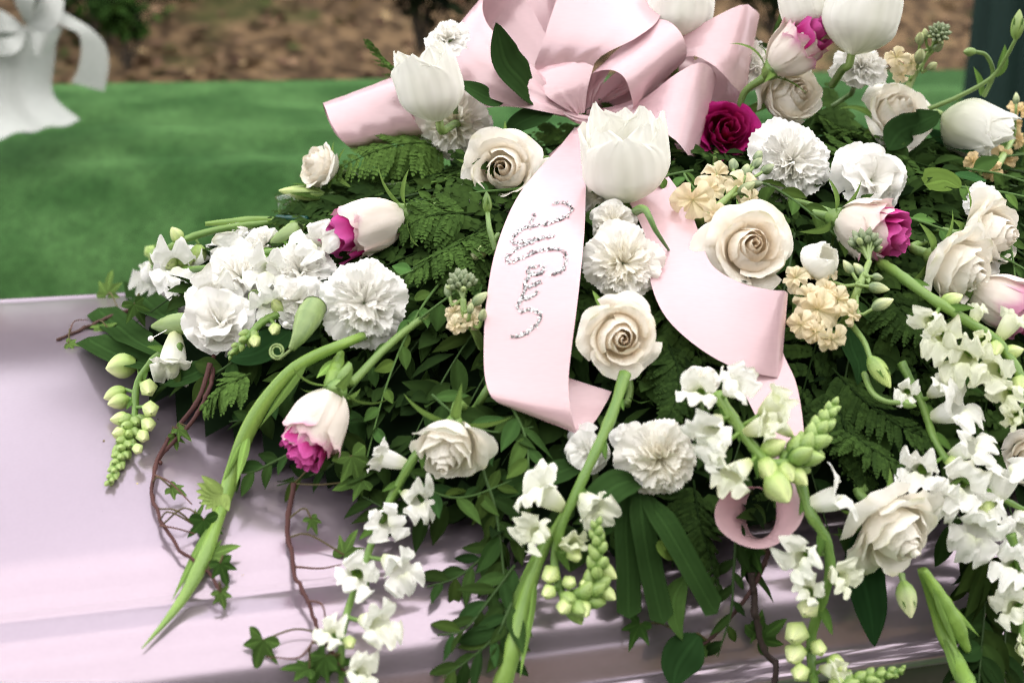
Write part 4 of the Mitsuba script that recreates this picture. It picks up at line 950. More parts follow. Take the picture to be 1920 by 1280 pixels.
# ------------------------------------------------------------------ snapdragons
snapdragon('trailing snapdragon tip of pale green buds at the far left on the lid', [(340, 650, .03), (300, 665, .03), (275, 690, .025), (256, 725, .018), (252, 780, .014), (236, 830, .010), (207, 902, .008)],
           [(325, 664, 92, .85)], [(228, 686, 62), (278, 728, 44), (282, 768, 42), (215, 738, 42), (222, 752, 40), (278, 796, 38), (225, 786, 38), (268, 818, 34), (222, 812, 32), (258, 842, 28)], .50, .018, 1, tip_L=.13)
snapdragon('white snapdragon trailing over the lid edge at lower left, blooms both sides', [(815, 800, .03), (775, 860, .03), (735, 930, .02), (700, 1010, .018), (675, 1080, .016), (650, 1150, .014), (640, 1215, .012), (640, 1290, .010)],
           [(733, 862, 75, 1), (778, 935, 75, .95), (722, 975, 82, 1), (742, 1062, 86, 1), (668, 1078, 88, 1), (702, 1168, 90, .9), (622, 1190, 64, .8), (672, 1262, 72, .8)], [(655, 1205, 34)], 0, .022, 2)
snapdragon('curved snapdragon with a hooked green budding tip above the rim in the middle', [(1172, 700, .04), (1150, 770, .04), (1115, 850, .045), (1075, 935, .045), (1048, 1000, .04), (1040, 1060, .035), (1055, 1115, .035), (1085, 1128, .04), (1112, 1100, .045), (1122, 1050, .05), (1118, 985, .055)],
           [(1025, 930, 96, .8), (1105, 945, 84, .75), (1010, 1000, 78, .7), (1072, 1020, 70, .55, .3)], [(1032, 1078, 46), (1028, 1110, 36), (1058, 1138, 40), (1095, 1142, 38), (1068, 1092, 36), (1140, 1112, 36), (1078, 1040, 38), (1100, 1095, 34), (1138, 1072, 40)], .26, .04, 3, .0037, .0020, .15)
snapdragon('upward curling snapdragon with white blooms over the pink ribbon curl', [(1345, 740, .05), (1378, 790, .06), (1412, 838, .07), (1445, 868, .075), (1490, 862, .075), (1525, 825, .075), (1562, 762, .07)],
           [(1310, 735, 78, .9), (1335, 805, 90, .95), (1375, 725, 84, 1), (1450, 756, 70, .6, .5), (1380, 885, 84, .7), (1425, 800, 74, .6, .4), (1345, 840, 70, .9), (1465, 800, 56, .7)], [(1460, 915, 66, V(.60, .68, .30)), (1440, 880, 50), (1475, 885, 44), (1450, 838, 46), (1498, 895, 40)], .42, .07, 4, .0038, .0020, .16, V(.19, .29, .055))
snapdragon('long drooping snapdragon left of the largest rose, crossing the rim', [(1500, 900, .05), (1518, 960, .055), (1548, 1010, .055), (1556, 1070, .05), (1540, 1130, .045), (1522, 1190, .04), (1522, 1250, .04), (1530, 1300, .04)],
           [(1550, 938, 88, 1), (1508, 1045, 88, .85), (1572, 1082, 70, .65), (1516, 1108, 60, .8), (1560, 1258, 60, .6, .6)], [(1515, 1140, 52, V(.74, .76, .46)), (1492, 1188, 58, V(.62, .66, .32)), (1490, 1226, 52, V(.66, .70, .38)), (1535, 1215, 40), (1500, 1262, 44), (1570, 1245, 44)], 0, .05, 5, .0034, .0027)
snapdragon('green snapdragon tip at the bottom edge beside the rim', [(1540, 1310, .04), (1590, 1285, .045), (1640, 1268, .045), (1690, 1256, .045)], (), [(1570, 1280, 40)], .75, .04, 6, tip_L=.11)
snapdragon('arching snapdragon with fading greenish blooms hanging below its stem at right', [(1640, 488, .0), (1676, 508, .045), (1740, 555, .06), (1810, 600, .06), (1870, 640, .06), (1905, 690, .06), (1925, 740, .06)],
           [(1770, 632, 80, .62), (1745, 600, 60, .7), (1812, 668, 90, .62), (1868, 694, 92, .66), (1842, 640, 60, .5, .4), (1893, 738, 66, .55), (1830, 590, 52, .6, .3), (1890, 612, 72, .6, .4), (1905, 780, 60, .5, .4)], [(1785, 562, 40), (1866, 655, 40), (1900, 660, 36), (1912, 720, 40)], 0, .055, 7, .0038, .0030, green=V(.16, .27, .06))
snapdragon('white snapdragon cluster right of the fern and above the largest rose', [(1690, 680, .02), (1730, 760, .025), (1755, 830, .03), (1800, 890, .035), (1870, 930, .04), (1930, 960, .04)],
           [(1782, 772, 92, 1), (1725, 882, 89, 1), (1812, 842, 82, .95), (1802, 908, 101, 1), (1880, 905, 101, 1), (1835, 985, 103, 1), (1915, 985, 94, 1), (1760, 730, 60, .9), (1770, 930, 68, 1), (1700, 735, 48, .9), (1860, 945, 68, 1)], [(1790, 870, 40), (1850, 950, 44)], 0, .035, 8)
snapdragon('white snapdragon hanging at the right edge beside the shaded ruscus', [(1895, 1000, .05), (1912, 1060, .05), (1915, 1130, .05), (1915, 1220, .05)], [(1900, 1062, 78, 1), (1905, 1140, 84, .8), (1918, 1215, 60, .5, .4)], (), 0, .05, 9)
snapdragon('snapdragon tip of green buds pointing left over the green carpet', [(500, 420, .03), (440, 425, .035), (390, 435, .035), (345, 450, .035), (310, 470, .03), (285, 492, .03)], (), [(282, 472, 34, V(.66, .66, .32)), (318, 492, 40, V(.62, .64, .30)), (330, 440, 34), (345, 490, 44, V(.66, .68, .36)), (372, 478, 40)], .45, .035, 10, tip_L=.11)
snapdragon('loose white snapdragon lying in the left cluster among the ruffled blooms', [(610, 480, .03), (545, 470, .035), (480, 478, .04), (410, 500, .04), (340, 505, .04), (280, 500, .035)],
           [(590, 462, 84, 1), (505, 505, 96, 1), (455, 470, 80, 1), (400, 545, 104, 1), (330, 500, 96, 1), (500, 562, 80, 1), (285, 512, 70, 1)], (), 0, .046, 12)
snapdragon('short green bud sprig below the left white cluster', [(520, 590, .04), (490, 605, .045), (465, 632, .045), (432, 665, .04)], (), [(520, 575, 34), (515, 618, 30), (478, 640, 30)], .5, .04, 11, tip_L=.085)

# ------------------------------------------------------------------ foliage of the spray
def MS(x, y, lift=0.0):
    """A point above the mound, or hanging below the rim in front of it."""
    yy = np.maximum(y, 0.650)
    z = top_z(x, yy) - np.maximum(0.650 - y, 0) * 2.0 + lift
    return np.stack([x + 0 * y, np.maximum(y, 0.640 - 0.15 * np.maximum(0.65 - y, 0)), z], -1)
def radial(a, r0, r1, lift=0.0, n=6, bend=0.0, arch=0.0):
    """World points from the middle of the spray outwards along the mound."""
    s = np.linspace(0, 1, n); rr = r0 + (r1 - r0) * s; aa = a + bend * s
    return MS(MC[0] + MA[0] * rr * np.cos(aa), MC[1] + MA[1] * rr * np.sin(aa), lift + arch * np.sin(s * np.pi))
R4 = np.random.default_rng(41)
_NL = set()
def near_label(what, P, kind):
    """A label that places a filler sprig by the flower beside it."""
    (u, v), _ = pix(P)
    order = sorted(SPOTS, key=lambda s: math.hypot(s[0] - u, s[1] - v))
    for su, sv, lb in order:
        dx, dy = u - su, v - sv
        rel = ('right of' if dx > 0 else 'left of') if abs(dx) > abs(dy) else ('below' if dy > 0 else 'above')
        short = ' '.join(lb.split()[:9])
        for cut in (' beside', ' with', ' above', ' under', ' below', ' behind', ' at ', ' in ', ' left', ' right', ' over', ' leaning', ' showing', ' lying', ' hanging', ' directly', ' between', ' seen', ' tucked', ' on ', ' from', ' against', ' next', ' just', ' cut', ',', ' to '):
            i = short.find(cut)
            if i > 14: short = short[:i]
        t = f'{what} {rel} the {short}'
        if t not in _NL and short not in _AMB:
            _NL.add(t); return t
    return what + ' deep in the spray'
from collections import Counter
def _short(lb):
    short = ' '.join(lb.split()[:9])
    for cut in (' beside', ' with', ' above', ' under', ' below', ' behind', ' at ', ' in ', ' left', ' right', ' over', ' leaning', ' showing', ' lying', ' hanging', ' directly', ' between', ' seen', ' tucked', ' on ', ' from', ' against', ' next', ' just', ' cut', ',', ' to '):
        i = short.find(cut)
        if i > 14: short = short[:i]
    return short
_AMB = {k for k, n in Counter(_short(s[2]) for s in SPOTS).items() if n > 1} | {'white carnation', 'white tulip', 'cream rose'}

# the dense mass under everything: one countless thicket of leaves over a dark core added to block light
g = G()
gx, gyy = np.meshgrid(np.linspace(MC[0] - MA[0], MC[0] + MA[0], 60), np.linspace(MC[1] - MA[1], MC[1] + MA[1], 50), indexing='ij')
hh = mound_h(gx, gyy)
zz = lid_z(np.clip(gyy, .657, 1.3)) + hh * 0.80 - 0.012 + 0.012 * (meshkit.fbm(np.stack([gx, gyy, 0 * gx], -1) * 30, 3) - .5) * (hh > .01)
zz = np.where((gyy < 0.67) | (hh < 0.012), -0.2, zz)
ok = (hh > 0.02) & (gyy > 0.69) & (gyy < 1.29)
keep = ok[:-1, :-1] & ok[1:, :-1] & ok[1:, 1:] & ok[:-1, 1:]
qf = quads(60, 50).reshape(2, -1, 3)[:, keep.ravel()].reshape(-1, 3)
g.add(np.stack([gx, gyy, zz], -1), qf, V(.010, .020, .009))
n_ = 5200
a_, rr_ = R4.uniform(0, 2 * np.pi, n_), np.sqrt(R4.uniform(0, 1, n_)) * 0.97
x_, y_ = MC[0] + MA[0] * rr_ * np.cos(a_), MC[1] + MA[1] * rr_ * np.sin(a_)
k_ = (y_ > .68) & (y_ < 1.29) & ~((x_ < .10) & (rr_ > .86)); a_, x_, y_ = a_[k_], x_[k_], y_[k_]; n_ = len(x_)
p_ = np.stack([x_, y_, lid_z(y_) + mound_h(x_, y_) * R4.uniform(.74, .95, n_) + .003], -1)
leaves(g, p_, np.stack([np.cos(a_) * 1.2, np.sin(a_), R4.uniform(-.6, .5, n_)], -1) + R4.normal(0, .55, (n_, 3)), V(0, -.3, .9) + R4.normal(0, .4, (n_, 3)), R4.uniform(.018, .045, n_), R4.uniform(.004, .009, n_), V(.022, .043, .012) * R4.uniform(.5, 1.8, (n_, 1)))
put('dense_greenery', None, g, 'leaf')
labels['dense_greenery'] = {'label': 'dark thicket of small leaves on an added dark core between and under the flowers', 'category': 'foliage', 'kind': 'stuff'}

# ferns one can point to
FG = V(.044, .080, .017); FL = V(.098, .170, .032)
def fernp(label, path, w_px, c=FG, npin=13, seed=0, nl=8, facing=None):
    d = np.mean([surf_d(q[0], q[1]) for q in path])
    fern(label, [S(*q) for q in path], 1.18 * w_px / FPX * d, c, npin, seed, None, facing, nl)
fernp('bright green fern frond under the left bow loop, tip towards the carpet', [(840, 280, .025), (780, 268, .04), (700, 285, .04), (610, 330, .025)], 74, FL, 14, 1)
fernp('bright green fern frond just below the topmost left frond', [(860, 335, .03), (800, 322, .04), (720, 325, .03), (640, 345, .02)], 66, FL * .9, 14, 2)
fernp('fern frond between the open cream rose and the sideways pink edged rose', [(880, 400, .03), (840, 400, .04), (790, 410, .045), (745, 440, .03)], 70, FG * 1.2, 13, 3)
fernp('fern frond pointing down left towards the drooping white carnation', [(910, 430, .02), (865, 455, .04), (810, 485, .045), (745, 535, .03)], 74, FG * 1.3, 14, 4)
fernp('fern frond left of the lettered ribbon hanging towards the small stock', [(920, 455, .02), (895, 490, .03), (860, 520, .03), (830, 560, .02)], 56, FG * 1.1, 12, 5)
fernp('fern frond in the gap right of the round white carnation', [(1520, 205, .02), (1570, 235, .03), (1620, 250, .035), (1690, 262, .03)], 60, FL * .7, 13, 6)
fernp('fern frond under the gap right of the round white carnation', [(1560, 300, .015), (1590, 275, .03), (1640, 275, .03), (1700, 300, .025)], 52, FG * 1.1, 12, 7)
fernp('dark fern frond below the arching snapdragon stem at right', [(1660, 545, .01), (1700, 590, .02), (1750, 630, .025), (1800, 685, .025)], 62, FG * .8, 13, 8)
fernp('dark fern frond between the yellow green bud and the white snapdragon cluster', [(1560, 690, .01), (1620, 750, .02), (1690, 800, .03), (1770, 830, .03)], 62, FG * .8, 13, 9)
fernp('fern frond pointing down right above the largest rose', [(1570, 790, .01), (1620, 830, .03), (1680, 868, .035), (1740, 895, .03)], 58, FG * 1.0, 13, 10)
fernp('dark fern frond hanging right of the budding snapdragon curl', [(1560, 720, .01), (1580, 790, .02), (1610, 860, .02), (1640, 930, .02)], 60, FG * .7, 13, 11)
fernp('fern tip sticking up at the upper left of the white tulip', [(790, 170, .01), (755, 140, .01), (725, 115, .01), (690, 75, .01)], 40, FL * .75, 10, 12, 6)
fernp('fern tip sticking up behind the upper right bow loop', [(1440, 150, .0), (1440, 110, .0), (1455, 60, .0), (1480, 20, .0)], 44, FL * .5, 10, 13, 6)
fernp('fern frond hanging under the pink ribbon curl beside the strap leaves', [(1300, 900, .01), (1310, 970, .02), (1330, 1040, .02), (1350, 1120, .02)], 46, FG * .7, 13, 14)
fernp('dark fern frond between the peach rose and the pink ribbon fold', [(1250, 640, .01), (1270, 690, .015), (1270, 740, .02), (1250, 790, .02)], 50, FG * .7, 12, 15)
fernp('fern frond lying on the lid left of the green gladiolus stalk', [(470, 700, .02), (430, 720, .025), (400, 745, .02), (375, 770, .015)], 46, FL * .8, 11, 16)
# the many alike fronds that fill the spray
NF = 0
for ring, (cnt, r0, r1, lf) in enumerate([(14, .10, .58, -.016), (18, .35, .80, -.014), (22, .52, .93, -.012), (20, .66, 1.00, -.006)]):
    for k in range(cnt):
        a = (k + .5 * (ring % 2) + R4.uniform(-.25, .25)) * 2 * np.pi / cnt
        if math.sin(a) > 0.55 and r1 > .75: continue
        if math.cos(a) < -.35 and r1 > .9: r1_ = .86
        else: r1_ = r1
        L = math.hypot(MA[0] * math.cos(a), MA[1] * math.sin(a)) * (r1_ - r0)
        pp_ = radial(a, r0, r1_ * R4.uniform(.90, 1.0), lf + R4.uniform(0, .010), 6, R4.uniform(-.3, .3), .010)
        fern(near_label('dark fern frond', pp_[3], 'fern'), pp_, max(.035, min(.062, L * .36)) * R4.uniform(.85, 1.15), FG * R4.uniform(.55, 1.1) * V(1, 1, R4.uniform(.8, 1.2)), 10, 100 + NF, 'fern fronds filling the spray', nrm(V(math.cos(a) * .3, -.45 + .2 * math.sin(a), .8)), 7)
        NF += 1

# smooth-leaved branches
RC = V(.029, .058, .016)
def rus(label, path, n=14, px=84, seed=0, c=RC, spread=1.0, w=.26):
    d = np.mean([surf_d(q[0], q[1]) for q in path])
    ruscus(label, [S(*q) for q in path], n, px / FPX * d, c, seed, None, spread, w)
rus('long dark leafed branch hanging straight down over the rim in the middle', [(905, 880, .02), (930, 960, .02), (945, 1080, .02), (950, 1180, .02), (955, 1290, .02)], 18, 92, 1)
rus('dark leafed branch pointing left across the lid edge', [(970, 980, .02), (920, 1030, .018), (860, 1080, .015), (800, 1100, .012)], 11, 96, 2, RC * .9)
rus('dark leafed branch pointing lower left over the lilac lid panel', [(965, 1060, .02), (920, 1120, .02), (870, 1180, .015), (820, 1190, .012)], 11, 96, 3, RC * .9)
rus('lowest dark leafed branch at the bottom edge', [(960, 1130, .02), (930, 1190, .02), (880, 1235, .015), (830, 1270, .012)], 11, 96, 4, RC)
rus('leafy branch under the nodding cream rose', [(760, 880, .02), (820, 925, .02), (880, 930, .02), (960, 900, .02)], 10, 84, 5, RC * 1.5)
rus('leafy branch with rounded green tips beside the green gladiolus stalk', [(545, 850, .015), (505, 870, .015), (470, 885, .015), (420, 885, .012)], 8, 72, 6, RC * 1.2, 1.0, .36)
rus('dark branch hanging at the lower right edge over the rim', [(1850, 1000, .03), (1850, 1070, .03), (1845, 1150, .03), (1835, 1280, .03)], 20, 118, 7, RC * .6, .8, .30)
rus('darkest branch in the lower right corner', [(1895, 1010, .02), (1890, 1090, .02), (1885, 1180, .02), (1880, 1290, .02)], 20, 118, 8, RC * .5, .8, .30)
rus('leafy branch left of the lettered ribbon foot with long green leaves', [(810, 740, .02), (870, 790, .02), (930, 810, .02), (1000, 800, .015)], 9, 100, 9, RC * 1.3)
rus('leafy branch between the pink ribbon foot and the curved snapdragon', [(960, 760, .02), (985, 820, .02), (990, 880, .02), (975, 950, .02)], 9, 90, 10, RC * 1.4)
rus('dark branch lying on the lid under the gladiolus stalk', [(560, 690, .01), (520, 730, .01), (480, 780, .008), (430, 790, .006)], 10, 76, 11, RC * .9, 1.0, .34)
rus('dark branch behind the drooping magenta tipped rose', [(650, 760, .01), (640, 840, .01), (610, 880, .008), (520, 910, .008)], 10, 84, 12, RC * .8, 1.0, .34)
rus('leafy branch beside the white cluster at the left foot of the spray', [(480, 640, .01), (420, 690, .01), (360, 715, .008), (300, 720, .006)], 9, 80, 13, RC * 1.1, 1.0, .36)
rus('leafy branch right of the white snapdragon on the lid edge', [(840, 940, .01), (790, 960, .012), (740, 960, .012), (680, 930, .010)], 9, 92, 14, RC * .8)
rus('dark branch hanging between the strap leaves and the drooping snapdragon', [(1380, 1010, .02), (1375, 1080, .02), (1370, 1150, .02), (1345, 1230, .02)], 8, 70, 15, RC * .7)
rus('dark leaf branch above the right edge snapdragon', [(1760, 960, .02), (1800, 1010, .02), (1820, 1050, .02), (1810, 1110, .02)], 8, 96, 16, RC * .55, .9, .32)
for k in range(30):
    a = -np.pi + (k + R4.uniform(.1, .9)) * np.pi / 30
    pp_ = radial(a, R4.uniform(.35, .6), R4.uniform(.84, .98), -.004, 6, R4.uniform(-.2, .2), .006)
    ruscus(near_label('dark smooth leafed branch', pp_[3], 'ruscus'), pp_, 9, R4.uniform(.030, .040), RC * R4.uniform(.6, 1.1), 300 + k, 'leafed branches filling the front')

for k in range(26):
    a = R4.uniform(-np.pi * 1.02, .15); r0_ = R4.uniform(.25, .75)
    pp_ = radial(a, r0_, min(1.0, r0_ + R4.uniform(.28, .4)), .006, 6, R4.uniform(-.5, .5), .014)
    ruscus(near_label('fresh green leafy sprig', pp_[3], 'sprig'), pp_, 11, R4.uniform(.020, .028), V(.055, .105, .028) * R4.uniform(.8, 1.3), 500 + k, 'fresh green sprigs among the flowers', 1.0, .40)

# ------------------------------------------------------------------ ivy
vine('ivy vine curving over the lid at left, dark leaves near its tip', [(395, 680, .02), (372, 750, .012), (318, 820, .012), (287, 890, .012), (296, 962, .012), (340, 1030, .012), (420, 1108, .012)],
     [(372, 965, 66, (.2, .8), .5), (385, 1000, 74, (.2, -.7), .0), (395, 985, 60, (.8, .2), .1), (418, 1030, 72, (.8, .3), .75), (420, 1075, 60, (.3, -.9), .05), (418, 1125, 46, (.2, -.9), .6), (335, 920, 42, (.8, -.4), .55), (330, 830, 36, (.4, -.9), .5)], seed=1, tendrils=[[(290, 890, .014), (320, 905, .02), (360, 945, .014)], [(300, 985, .014), (330, 990, .02), (365, 1000, .014)]])
vine('ivy vine hanging from the magenta tipped rose down the lid front', [(552, 905, .014), (540, 980, .012), (552, 1070, .012), (585, 1150, .012), (620, 1225, .012), (668, 1290, .012)],
     [(590, 985, 40, (.4, -.8), .4), (655, 1018, 66, (.2, .8), .5), (672, 885, 92, (.3, -.9), .45, .02), (655, 905, 74, (-.9, -.3), .3, .02), (484, 1225, 86, (-.3, -.9), .35), (592, 1255, 100, (-.3, -.8), .15), (640, 1240, 66, (.8, .2), .1), (555, 1250, 70, (-.9, .1), .2)], seed=2,
     tendrils=[[(555, 1062, .014), (600, 1065, .016), (640, 1058, .012)], [(575, 1125, .014), (605, 1135, .025), (612, 1190, .014)], [(592, 1195, .014), (560, 1232, .018), (500, 1230, .012)]])
vine('thin ivy vine crossing the lilac lid under the ribbon curl', [(1445, 1025, .02), (1420, 1085, .016), (1380, 1145, .014), (1340, 1190, .014), (1305, 1215, .014)], [(1400, 1050, 80, (-.2, -.8), .0), (1330, 1212, 56, (.6, -.6), .15), (1190, 1190, 66, (-.5, -.8), .0)], .0016, .0010, V(.055, .022, .030), 3)
vine('dark ivy stem bent over the rim beside the drooping snapdragon', [(1410, 1070, .016), (1415, 1140, .016), (1428, 1205, .016), (1455, 1250, .02), (1446, 1300, .02)], [(1448, 1180, 84, (.75, .25), .1), (1430, 1190, 60, (.4, -.9), .1)], .0022, .0018, V(.035, .022, .022), 4)
vine('small ivy twig reaching left over the lid at the far left end of the spray', [(270, 575, .02), (225, 588, .012), (165, 612, .010), (108, 636, .010)], [(203, 530, 62, (.0, .9), .7, .03), (180, 612, 66, (-.9, .1), .8), (140, 645, 32, (.7, -.2), .8), (262, 588, 60, (.3, -.8), .2)], .0020, .0011, V(.085, .045, .035), 5, tendrils=[[(130, 625, .012), (140, 602, .02), (165, 600, .014)]])
vine('bare ivy stem behind the white cluster at the left foot of the spray', [(402, 650, .01), (395, 720, .012), (360, 790, .010), (305, 850, .010), (300, 870, .010)], [(345, 812, 40, (.7, -.6), .5)], .0017, .0012, seed=6)

# ------------------------------------------------------------------ broad and strap leaves
LF = lambda s: np.sin(np.pi * np.clip(s, .02, 1) ** .8) ** .8
blade('uppermost of three broad dark strap leaves at the left end of the spray', [(345, 612, .03), (310, 590, .034), (270, 555, .036), (232, 528, .036)], 66, seed=1, tip=.95)
blade('middle one of three broad dark strap leaves at the left end of the spray', [(310, 665, .026), (265, 640, .030), (225, 610, .032), (184, 577, .032)], 64, seed=2, tip=.95)
blade('lowest of three broad dark strap leaves at the left end of the spray', [(310, 692, .018), (260, 675, .022), (210, 655, .025), (166, 632, .025)], 62, seed=3, tip=.95)
DKS = V(.034, .070, .024)
blade('strap leaf arching over like a bow left of the fan of dark straps', [(1205, 895, .03), (1160, 905, .045), (1125, 940, .045), (1120, 1010, .03)], 62, DKS * 1.2, seed=4, tip=.95)
blade('leftmost hanging strap of the dark leaf fan over the rim', [(1190, 900, .02), (1175, 970, .03), (1178, 1060, .026), (1180, 1160, .024)], 46, DKS, seed=5, tip=.97)
blade('second hanging strap of the dark leaf fan over the rim', [(1200, 895, .02), (1205, 970, .034), (1222, 1070, .03), (1245, 1170, .028)], 48, DKS * .9, seed=6, tip=.97)
blade('rightmost long strap of the dark leaf fan pointing down right', [(1200, 920, .02), (1245, 975, .036), (1295, 1060, .034), (1345, 1150, .03)], 52, DKS * 1.1, seed=7, tip=.97)
blade('horizontal dark strap leaf behind the curved snapdragon', [(1110, 860, .01), (1040, 885, .015), (970, 905, .015), (910, 925, .012)], 50, DKS * 1.2, seed=8, tip=.95)
blade('large dark pointed leaf hanging beside the largest rose', [(1625, 990, .02), (1622, 1060, .022), (1635, 1140, .022), (1640, 1212, .02)], 88, V(.020, .050, .022), seed=9, shape=LF)
blade('dark upright leaf in front of the bow, tip pointing up', [(1010, 188, .045), (985, 150, .060), (950, 110, .064), (930, 42, .060)], 78, V(.030, .062, .022), seed=10, shape=LF, face=(.1, .35, 1))
blade('small green leaf pointing left over the bow beside the dark upright leaf', [(945, 186, .055), (920, 182, .065), (890, 168, .068), (856, 152, .066)], 40, V(.045, .095, .035), seed=11, shape=LF, face=(.1, .35, 1))
blade('dark leaf hanging above the open cream rose', [(1040, 202, .05), (1005, 215, .062), (965, 235, .066), (946, 268, .064)], 42, V(.032, .062, .030), seed=12, shape=LF, face=(.1, .35, 1))
blade('dark curled leaf crossing the pale cream rose', [(1762, 212, .07), (1730, 225, .085), (1690, 245, .08), (1665, 282, .06)], 56, V(.022, .050, .016), seed=13, shape=LF, face=(.1, .35, 1))
blade('dark leaf under the white lisianthus bell', [(1740, 245, .03), (1770, 262, .035), (1800, 275, .035), (1830, 290, .03)], 60, V(.020, .050, .022), seed=14, shape=LF)
blade('rounded yellow green leaf on a thin stalk at right', [(1735, 345, .04), (1752, 338, .05), (1775, 335, .05), (1802, 352, .045)], 64, V(.12, .19, .045), seed=15, shape=lambda s: np.sin(np.pi * np.clip(s, .04, 1) ** .7) ** .6)
blade('long green leaf right of the yellow green leaf', [(1790, 325, .03), (1820, 330, .035), (1850, 338, .03)], 26, V(.05, .12, .05), seed=16, shape=LF)
blade('broad dark leaf under the left white cluster beside the bud sprig', [(545, 620, .02), (510, 640, .025), (470, 660, .025), (425, 668, .018)], 70, V(.028, .065, .028), seed=17, shape=LF)
blade('broad leaf lying on the lid below the greenish snapdragon bloom', [(395, 685, .01), (365, 695, .012), (335, 708, .012), (308, 722, .010)], 52, V(.040, .085, .030), seed=18, shape=LF)
blade('bright green pointed leaf at the bottom below the dark straps', [(1285, 1080, .02), (1265, 1120, .024), (1268, 1160, .024), (1280, 1200, .02)], 44, V(.085, .17, .04), seed=19, shape=LF)
blade('small bright green leaf beside the rightmost dark strap', [(1240, 1010, .03), (1248, 1030, .034), (1262, 1050, .03)], 30, V(.16, .26, .05), seed=20, shape=LF)
blade('dark leaf in the bottom corner below the dark straps', [(1310, 1190, .02), (1290, 1215, .022), (1270, 1250, .022), (1262, 1290, .02)], 76, V(.024, .055, .022), seed=21, shape=LF)
blade('dark leaf hanging below the right stock cluster', [(1590, 612, .015), (1600, 650, .02), (1612, 685, .02), (1608, 722, .015)], 46, V(.026, .06, .026), seed=22, shape=LF)
blade('green leaf curling over the stem at the right edge', [(1790, 700, .03), (1815, 715, .04), (1835, 728, .038), (1842, 735, .03)], 30, V(.07, .15, .035), seed=23, shape=LF)

# ------------------------------------------------------------------ gladiolus stalks, cone calyces, pins and tubes
def gladiolus(label, path, widths, seed=0, sheaths=()):
    t = thing('gladiolus', label, 'gladiolus')
    n = 40; p = SP(path, n); d = np.mean([surf_d(q[0], q[1]) for q in path])
    w = np.interp(np.linspace(0, 1, n), np.linspace(0, 1, len(widths)), widths) / FPX * d / 2
    gc = V(.185, .29, .045)
    g = G(); tube(g, p, w * (1 + .05 * np.sin(np.arange(n) * .9)), gc * (0.8 + 0.45 * fbm3(p, 70, seed))[:, None] * np.stack([1 + .25 * np.linspace(0, 1, n), np.ones(n), np.ones(n)], 1), 12); put(t, 'stalk', g, 'stalk')
    tg = nrm(np.gradient(p, axis=0))
    for f, L, wd, side, tone in sheaths:
        i = int(f * (n - 1)); b = nrm(np.cross(tg[i], nrm(V(0, -.55, .8))))
        g = G(); nf = nrm(V(0, -.5, .8)); off = b * side * w[i] * .4 + nf * w[i] * .75
        m = min(n - 1, i + 8); dd = nrm(p[m] - p[i] + b * side * w[i] * .8)
        leaf(g, p[i] + off, dd, nf, L / FPX * d, wd / FPX * d / 2, gc * tone, 14, 7, -.45, .10, (.62, 1.1)); put(t, 'sheath', g, 'leaf')
    return t
gladiolus('thick bright green gladiolus stalk slanting down over the lid at left, pointed tip', [(700, 622, .0), (655, 640, .045), (590, 668, .045), (540, 700, .045), (490, 762, .035), (455, 830, .025), (432, 900, .018), (410, 970, .014), (385, 1040, .012), (350, 1110, .010), (310, 1165, .008), (266, 1215, .006)],
          [14, 18, 20, 24, 26, 32, 30, 24, 22, 26, 14, 2], 1, [(.10, 120, 16, 1, 1.1), (.28, 170, 20, -1, .9), (.40, 190, 20, 1, 1.25), (.48, 110, 18, -1, 1.4), (.70, 190, 18, 1, 1.0), (.74, 170, 15, -1, .8)])
gladiolus('double gladiolus stalk hanging over the rim below the curved snapdragon', [(1060, 960, .02), (1025, 1020, .022), (995, 1090, .022), (972, 1170, .02), (955, 1240, .02), (935, 1300, .02)], [16, 18, 26, 30, 34, 34], 2, [(.30, 210, 18, 1, .8), (.40, 210, 18, -1, 1.2), (.1, 150, 16, 1, .9)])
gladiolus('green gladiolus stalk at the lower right passing below the rim', [(1728, 1066, .05), (1745, 1120, .05), (1768, 1190, .05), (1800, 1250, .05), (1825, 1310, .05)], [16, 18, 24, 30, 32], 3, [(.25, 180, 18, -1, 1.2), (.45, 180, 18, 1, .8)])
gladiolus('second green gladiolus stalk at the lower right ending at the rim in a white tip', [(1732, 1068, .055), (1758, 1110, .058), (1790, 1165, .058), (1815, 1220, .055)], [14, 26, 32, 12], 4, [(.2, 150, 18, 1, .85), (.5, 100, 16, -1, 1.2)])
gladiolus('yellow green gladiolus sheath behind the white cluster on the carpet side', [(570, 425, .02), (520, 418, .022), (460, 415, .022), (385, 420, .02)], [14, 20, 22, 8], 5, [(.3, 110, 16, 1, 1.3)])
gladiolus('thin green gladiolus bud pointing down beside the magenta tipped rose', [(640, 660, .03), (630, 690, .035), (622, 720, .035), (618, 745, .03)], [12, 26, 30, 22], 6, [(.3, 60, 22, 1, 1.5)])
star = thing('leaf_rosette', 'yellow green tuft of pointed bracts on the gladiolus stalk', 'foliage')
c0 = S(418, 925, .028)
for q in range(9):
    a = camv(math.cos(2.2 + q * .36), math.sin(2.2 + q * .36) * .8, .5)
    g = G(); leaf(g, c0, a, camv(.1, .2, 1), 56 / FPX * .9 * (1 - .04 * q), .0035, V(.30, .38, .06), 8, 3, .3, .3, (.7, .8)); put(star, 'bract', g, 'leaf')

